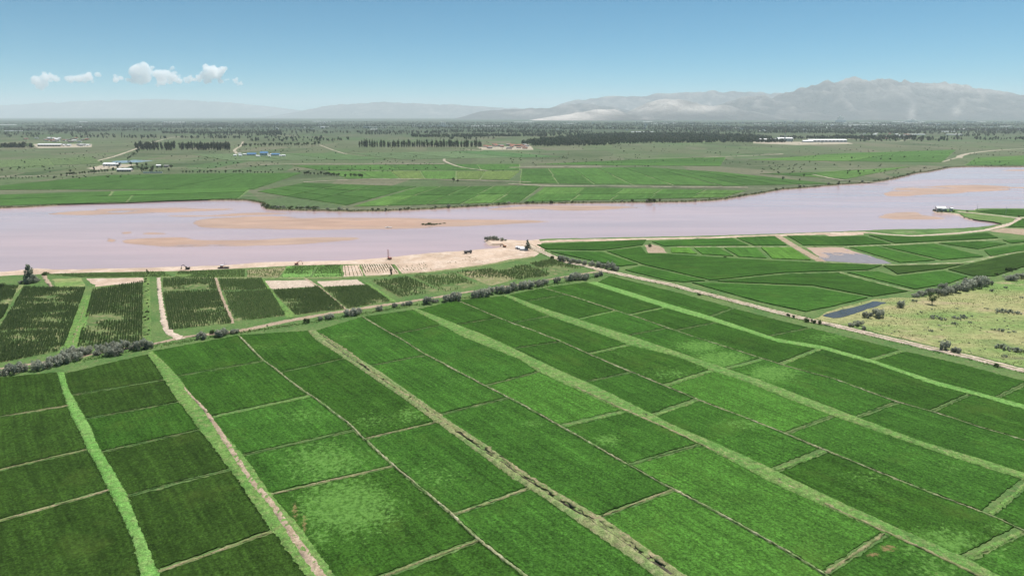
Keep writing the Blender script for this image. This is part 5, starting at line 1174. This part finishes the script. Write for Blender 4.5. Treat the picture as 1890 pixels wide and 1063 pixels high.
def excavator(x, y, rz, paint, lab, s=1.0, swing=0.0):
    p = P(x, y); s *= .62; o = empty('excavator', (p[0], p[1], .05), rz); o.scale = (s, s, s)
    for sy in (-1, 1):
        t = MB(); prof = [(-2.2, .45), (-1.9, .08), (1.9, .08), (2.2, .45), (1.9, .9), (-1.9, .9)]; t.prism(prof, sy * 1.25 - .3, sy * 1.25 + .3); t.build('track', MAT['dark_steel'], o)
    MB().box((0, 0, .85), (2.0, 1.8, .5)).build('undercarriage', MAT['dark_steel'], o)
    b = MB().box((-.6, 0, 1.75), (3.8, 2.6, 1.2)); b.box((-2.2, 0, 1.9), (.8, 2.6, 1.5)); b.build('body', MAT[paint], o)
    c = MB().box((.7, .75, 2.6), (1.5, 1.1, 1.8), taper=.85).build('cab', MAT[paint], o); MB().box((1.44, .75, 2.7), (.1, .9, 1.0)).build('window', MAT['window'], c)
    MB().tube((.8, -.3, 1.9), (3.6, -.3, 5.0), .32, .28, 6).tube((3.6, -.3, 5.0), (5.6, -.3, 4.6), .28, .25, 6).build('boom', MAT[paint], o)
    MB().tube((5.6, -.3, 4.7), (6.6, -.3, 1.9), .24, .18, 6).build('stick', MAT[paint], o)
    bk = MB(); bk.prism([(6.3, 1.9), (7.1, 1.7), (7.2, .7), (6.5, .5), (6.1, 1.1)], -.9, .3); bk.build('bucket', MAT['dark_steel'], o)
    return tag(o, lab, 'excavator', 'machines on the near beach')
excavator(346, 497.5, math.pi, 'dark_steel', 'dark excavator with its boom stretched over the beach', 1.0)
excavator(548, 489, .4, 'red_paint', 'red excavator on the beach beside the green crop strips', .9)
excavator(931, 456.5, 2.6, 'yellow_paint', 'orange excavator on the headland sand', .9)
def crane(x, y, rz, lab, s=1.0):
    p = P(x, y); s *= .68; o = empty('pile_rig', (p[0], p[1], .05), rz); o.scale = (s, s, s)
    for sy in (-1, 1): MB().prism([(-2.4, .5), (-2, .1), (2, .1), (2.4, .5), (2, 1), (-2, 1)], sy * 1.4 - .35, sy * 1.4 + .35).build('track', MAT['dark_steel'], o)
    MB().box((-.4, 0, 1.8), (4.4, 2.8, 1.5)).box((-2.3, 0, 2.2), (1.2, 2.6, 1.4)).build('body', MAT['red_paint'], o)
    c = MB().box((1.2, 1.0, 2.9), (1.4, 1.0, 1.6), taper=.85).build('cab', MAT['red_paint'], o); MB().box((1.9, 1.0, 3.0), (.1, .8, .9)).build('window', MAT['window'], c)
    m_ = MB()
    for a, b in ((-.4, -.4), (.4, -.4), (.4, .4), (-.4, .4)): m_.tube((2.6 + a, b, 1.0), (2.4 + a * .6, b * .6, 11.5), .11, .09, 4)
    for i in range(8):
        z0, z1 = 1 + i * 1.3, 2.3 + i * 1.3; sg = 1 if i % 2 else -1; m_.tube((2.6 - .4 * sg, -.4, z0), (2.6 + .4 * sg, -.4, z1), .06, .06, 4); m_.tube((2.6 - .4 * sg, .4, z0), (2.6 + .4 * sg, .4, z1), .06, .06, 4)
    m_.build('lattice_mast', MAT['red_paint'], o)
    MB().tube((-2, .7, 2.6), (2.4, .3, 11), .09, .07, 4).tube((-2, -.7, 2.6), (2.4, -.3, 11), .09, .07, 4).build('backstay', MAT['red_paint'], o); MB().box((2.4, 0, 11.7), (1.0, 1.0, .5)).build('mast_head', MAT['red_paint'], o)
    return tag(o, lab, 'crane', 'machines on the near beach')
crane(719, 479, 2.4, 'tall red crane rig with lattice mast on the beach', .85)
def barge(x, y, rz, lab):
    p = P(x, y); o = empty('dredger', (p[0], p[1], .05), rz); o.scale = (.7,) * 3
    MB().prism([(-5, .2), (4.4, .2), (5.4, 1.1), (-5.4, 1.1)], -1.6, 1.6).build('hull', MAT['dark_steel'], o); MB().box((-1.6, 0, 2.0), (2.6, 2.2, 1.8)).build('cabin', MAT['red_paint'], o); MB().box((-1.6, 0, 3.05), (3.0, 2.6, .2)).build('cabin_roof', MAT['tarp'], o)
    MB().tube((1.4, 0, 1.1), (1.4, 0, 6.5), .14, .09, 5).tube((1.4, 0, 6.2), (4.8, 0, 3.0), .09, .07, 5).build('mast', MAT['tarp'], o); MB().box((2.6, 0, 1.4), (4.2, .9, .5)).build('pump', MAT['grey_steel'], o)
    tag(o, lab, 'boat', 'machines on the near beach')
barge(413, 495.5, .05, 'small dark dredger with pale mast drawn up on the beach')
def truck(x, y, rz, cabm, bedm, lab):
    p = P(x, y); o = empty('dump_truck', (p[0], p[1], .05), rz); o.scale = (.8,) * 3
    MB().box((-.2, 0, 1.0), (7.0, 1.6, .4)).build('chassis', MAT['dark_steel'], o); c = MB().box((2.6, 0, 2.1), (1.8, 2.4, 2.2), taper=.92).build('cab', MAT[cabm], o); MB().box((3.52, 0, 2.5), (.1, 2.0, .9)).build('window', MAT['window'], c)
    b = MB(); b.prism([(-3.6, 1.3), (1.4, 1.3), (1.6, 2.7), (-4.0, 2.7)], -1.25, 1.25); b.build('bed', MAT[bedm], o)
    for wx in (2.5, -1.6, -2.9):
        for sy in (-1, 1): MB().tube((wx, sy * .85, .55), (wx, sy * 1.25, .55), .55, .55, 12).build('wheel', MAT['dark_steel'], o)
    tag(o, lab, 'truck', 'machines on the near beach')
truck(864, 468, .25, 'grey_steel', 'grey_steel', 'grey dump truck at the edge of the pale diggings')
for i, (x, y, l_, lab) in enumerate([(961, 460, 7, 'white tarpaulin shed nearest the headland'), (967, 462, 9, 'white tarpaulin shed beside the feathery grey tree'), (956, 459, 5, 'small white tarpaulin shed on the headland sand')]):
    p = P(x, y); o = empty('tarpaulin_shed', (p[0], p[1], .03), .2 - i * .25); o.scale = (.62,) * 3; w_ = 5
    for sy in (-1, 1): MB().box((0, sy * w_ / 2, 1.1), (l_, .15, 2.2)).build('side', MAT['tarp'], o)
    MB().box((-l_ / 2, 0, 1.1), (.15, w_ - .2, 2.2)).build('end_wall', MAT['grey_steel'], o)
    m_ = MB(); m_.add([(-l_ / 2 - .3, -w_ / 2 - .3, 2.2), (l_ / 2 + .3, -w_ / 2 - .3, 2.2), (l_ / 2 + .3, w_ / 2 + .3, 2.2), (-l_ / 2 - .3, w_ / 2 + .3, 2.2), (-l_ / 2 - .3, 0, 3.4), (l_ / 2 + .3, 0, 3.4)], [(0, 1, 5, 4), (2, 3, 4, 5), (0, 4, 3), (1, 2, 5), (0, 3, 2, 1)]); m_.build('roof', MAT['tarp'], o)
    tag(o, lab, 'shed', 'tarpaulin sheds on the headland')
# utility poles on the spit
for x, y in ((1803, 391), (1856, 396)):
    p = P(x, y); o = empty('utility_pole', (p[0], p[1], 0)); MB().tube((0, 0, 0), (0, 0, 8), .16, .11, 6).build('pole', MAT['concrete'], o); MB().box((0, 0, 7.4), (2.0, .12, .14)).build('crossarm', MAT['concrete'], o); tag(o, 'thin pale utility pole beside the spit track', 'utility pole', 'poles on the spit')
# white flat boat on the sandbar
p = P(717, 421, ZW); o = empty('boat', (p[0], p[1], ZW + .05), .05); MB().prism([(-2.8, .1), (2.6, .1), (3.4, .8), (-3.2, .7)], -.8, .8).build('hull', MAT['tarp'], o); MB().box((-.6, 0, .95), (1.6, 1.2, .5)).build('cabin', MAT['tarp'], o); tag(o, 'white flat boat lying on the largest sandbar', 'boat')

# ------------------------------------------------------------------ mountains
def mat_rock(name, a, b, pale, palew):
    m = NT(name, .95, .05)
    n1 = m.noise(1 / 1400., 6, .65); n2 = m.noise(1 / 300., 5, .65)
    c = m.mix(m.rng(n1, .35, .65), a, b); c = m.mix(m.rng(n2, .5, .75, 0, .6), c, pale)
    c = m.mix(m.math('MULTIPLY', m.attr('pale'), m.rng(n2, .3, .6, .55, 1)), c, palew)
    m.bump(m.noise(1 / 260., 6, .75), 1.0, 120)
    return m.out(c)
MAT['rock'] = mat_rock('mountain_rock', (.045, .043, .046, 1), (.095, .083, .08, 1), (.27, .22, .20, 1), (.92, .82, .74, 1))
def mountain(name, ridge, D, wid, lab, pale=(), rough=.42, seed=0, step=95, pink=None, front=1.0):
    xs = np.array([r[0] for r in ridge], float); ys = np.array([r[1] for r in ridge], float)
    X0, X1 = (xs[0] - 945) / F * D, (xs[-1] - 945) / F * D
    nx = int((X1 - X0) / step); ny = int(wid * 2 / step * .8)
    X = np.linspace(X0, X1, nx + 1); px = X / D * F + 945
    hh = np.interp(px, xs, HOR - ys) / F * D + CAMH * .6
    hh = np.maximum(hh, 0)
    t = np.linspace(-1, 1, ny + 1)
    V = np.zeros((ny + 1, nx + 1, 3)); pl = np.zeros((ny + 1, nx + 1))
    for j, tj in enumerate(t):
        prof = (1 - abs(tj)) ** (1.25 if tj < 0 else 1.1)
        for i in range(nx + 1):
            x, y = X[i], D + tj * wid
            wx = x + 500 * mnoise.noise(Vector((x / 1700, y / 1700, seed)))
            rg = mnoise.ridged_multi_fractal(Vector((wx / 1500, y / 2300, seed + .5)), .9, 2.1, 5, 1.0, 2.0)   # ~0..3
            f_ = mnoise.fractal(Vector((x / 420, y / 420, seed + 9)), .8, 2.0, 4)
            r2_ = mnoise.ridged_multi_fractal(Vector((wx / 520, y / 900, seed + 4.5)), .9, 2.1, 4, 1.0, 2.0)
            k = (rg - 1.1) * rough * (1.0 - .82 * (1 - abs(tj)) ** 3) + (r2_ - 1.1) * rough * .95 * (1.0 - .72 * (1 - abs(tj)) ** 3) + f_ * .03
            z = hh[i] * prof * (1 + k) if prof > 0 else 0
            V[j, i] = (x, y, max(z - 6, -6)); pl[j, i] = max(0, min(1, (r2_ - 1.1) * .5 + (rg - 1.3) * .25)) * min(1, prof * 3)  # paler rock on crests, overdrawn so the colour also supplies missing relief shading
    o_px = V[..., 0] / V[..., 1] * F + 945; o_py = HOR + (CAMH - V[..., 2]) / V[..., 1] * F
    for x, y, rx, ry, s_ in pale:
        pl = np.maximum(pl, s_ * np.exp(-(((o_px - x) / rx) ** 2 + ((o_py - y) / ry) ** 2)))
    v = V.reshape(-1, 3)
    o = obj_from(name, v, orient(v, grid_faces(ny, nx)), MAT['rock'], smooth=True, attrs={'pale': pl.ravel()})
    return tag(o, lab, kind='structure')
mountain('mountain', [(1050, 223), (1150, 217), (1250, 205), (1310, 195), (1350, 183), (1385, 178), (1402, 181), (1440, 172), (1480, 161), (1508, 153), (1540, 150), (1590, 153), (1640, 151.5), (1690, 156), (1740, 160), (1790, 167), (1840, 173), (1890, 180), (1980, 190), (2100, 200), (2300, 216)], 20500, 3400, 'broad flat-topped mountain massif beyond the plain',
         [(1560, 154, 60, 5, .55), (1720, 165, 90, 8, .6), (1800, 172, 60, 6, .5), (1700, 170, 12, 10, .5), (1600, 180, 60, 8, .25), (1660, 205, 6, 14, .5), (1740, 205, 8, 8, .5)], .40, 1.7)
mountain('mountain', [(960, 218), (1010, 200), (1050, 187), (1100, 181), (1160, 179), (1210, 175), (1270, 172), (1330, 168.5), (1390, 173), (1440, 176), (1520, 186), (1620, 205)], 29000, 3000, 'pale serrated range behind the main massif', [], .30, 4.2, 150)
mountain('hill', [(930, 224), (970, 219), (1010, 213), (1050, 207), (1090, 199), (1130, 198), (1150, 207), (1190, 214), (1240, 219)], 16600, 1500, 'pale sandy hill at the foot of the mountains', [(1030, 213, 70, 14, 1), (1110, 203, 40, 9, 1), (980, 221, 60, 6, 1)], .35, 6.1, 80)
mountain('hill', [(1100, 222), (1150, 206), (1185, 190), (1215, 181), (1250, 184), (1290, 193), (1330, 194), (1380, 205), (1440, 219)], 18400, 1800, 'pinkish bare slope below the serrated range', [(1215, 192, 45, 14, .8), (1280, 201, 60, 7, .8), (1180, 203, 30, 8, .6)], .34, 8.4, 90)
mountain('hill', [(820, 222), (860, 212), (890, 203), (930, 199), (960, 197), (1010, 197), (1060, 190), (1100, 192), (1150, 200), (1230, 215)], 22500, 2000, 'low blue-grey hills beside the pale sandy hill', [], .34, 3.1, 110)
mountain('mountain', [(480, 218), (560, 206), (610, 196), (650, 192), (680, 191), (712, 188), (760, 191), (850, 194), (900, 197), (960, 200), (1060, 214)], 37000, 2800, 'faint hazy range in the middle distance', [], .26, 5.5, 170)
mountain('mountain', [(-400, 208), (-100, 200), (60, 193), (160, 187), (300, 183), (380, 185), (450, 190), (520, 197), (600, 207), (700, 217)], 46000, 3000, 'faintest range under the clouds', [], .20, 7.7, 220)

# ------------------------------------------------------------------ clouds
def mat_cloud():
    m = bpy.data.materials.new('cloud_vapour'); m.use_nodes = True; t = m.node_tree; t.nodes.clear()
    o = t.nodes.new('ShaderNodeOutputMaterial'); pv = t.nodes.new('ShaderNodeVolumePrincipled'); t.links.new(pv.outputs[0], o.inputs['Volume'])
    pv.inputs['Color'].default_value = (1, 1, 1, 1); pv.inputs['Density'].default_value = .0042; pv.inputs['Anisotropy'].default_value = .0
    return m
MAT['cloud'] = mat_cloud()
CD = 46000.0
def cloud(puffs, lab, seed):
    r_ = random.Random(seed); bm = bmesh.new(); s = CD / F
    for x, y, r in puffs:
        for k in range(5):
            xx = x + r_.gauss(0, r * .55); yy = y + r_.gauss(0, r * .35); rr = r * r_.uniform(.3, .72)
            c = at_depth(xx, yy, CD); c[1] += r_.gauss(0, r * .6) * s
            res = bmesh.ops.create_icosphere(bm, subdivisions=2, radius=rr * s)
            for vtx in res['verts']:
                q = vtx.co.normalized(); n_ = mnoise.fractal(Vector((q.x * 2.2 + k, q.y * 2.2 + x, q.z * 2.2 + y)), .9, 2, 3)
                vtx.co = vtx.co * (1 + .35 * n_); vtx.co.x *= 1.15; vtx.co += Vector(c)
    me = bpy.data.meshes.new('cloud'); bm.to_mesh(me); bm.free(); me.materials.append(MAT['cloud'])
    o = link('cloud', me); md = o.modifiers.new('remesh', 'REMESH'); md.mode = 'VOXEL'; md.voxel_size = 55
    tx = bpy.data.textures.new('cloud_lumps', 'CLOUDS'); tx.noise_scale = 260; tx.noise_depth = 3
    dm = o.modifiers.new('lumps', 'DISPLACE'); dm.texture = tx; dm.texture_coords = 'GLOBAL'; dm.strength = 240; dm.mid_level = .6
    return tag(o, lab, 'cloud', 'small clouds over the hazy ranges')
cloud([(72, 149, 12), (84, 145, 10), (95, 143, 9), (103, 146, 7), (66, 152, 7)], 'ragged white cloud at the outer end of the cloud row', 1)
cloud([(126, 148, 9), (140, 146, 9), (153, 144, 11), (163, 141, 9), (170, 148, 6)], 'ragged white cloud next to the outer one', 2)
cloud([(218, 146, 8), (226, 143, 5)], 'small white puff beside the widest cloud', 3)
cloud([(243, 134, 12), (255, 132, 13), (270, 132, 13), (285, 136, 13), (302, 136, 12), (316, 134, 9), (250, 146, 11), (270, 149, 11), (290, 149, 12), (308, 146, 10), (328, 147, 9), (240, 148, 7)], 'widest flat-topped white cloud', 4)
cloud([(383, 127, 10), (395, 127, 11), (407, 129, 9), (375, 137, 11), (390, 140, 12), (402, 141, 10), (360, 143, 9), (350, 147, 8), (412, 148, 7), (385, 149, 9)], 'tallest white cloud with bright top', 5)
cloud([(436, 150, 6), (442, 153, 5), (448, 156, 4)], 'tiny white puff trailing the tallest cloud', 6)

# ------------------------------------------------------------------ haze
hm = bpy.data.materials.new('haze_air'); hm.use_nodes = True; t = hm.node_tree; t.nodes.clear()
ho = t.nodes.new('ShaderNodeOutputMaterial'); pv = t.nodes.new('ShaderNodeVolumePrincipled'); t.links.new(pv.outputs[0], ho.inputs['Volume'])
pv.inputs['Color'].default_value = (.85, .945, 1.0, 1); pv.inputs['Density'].default_value = 4.0e-5; pv.inputs['Anisotropy'].default_value = 0.0
ztop = max(max(v.co.z for v in o.data.vertices) for o in bpy.data.objects if o.type == 'MESH' and o.name.startswith(('mountain', 'hill'))) + 12
print('haze top', ztop)
b = MB().box((0, 27000, (ztop - 5) / 2), (116000, 60500, ztop + 5)); hz = b.build('haze', hm); tag(hz, 'thin pale blue haze filling the air over the plain', 'haze', kind='stuff')
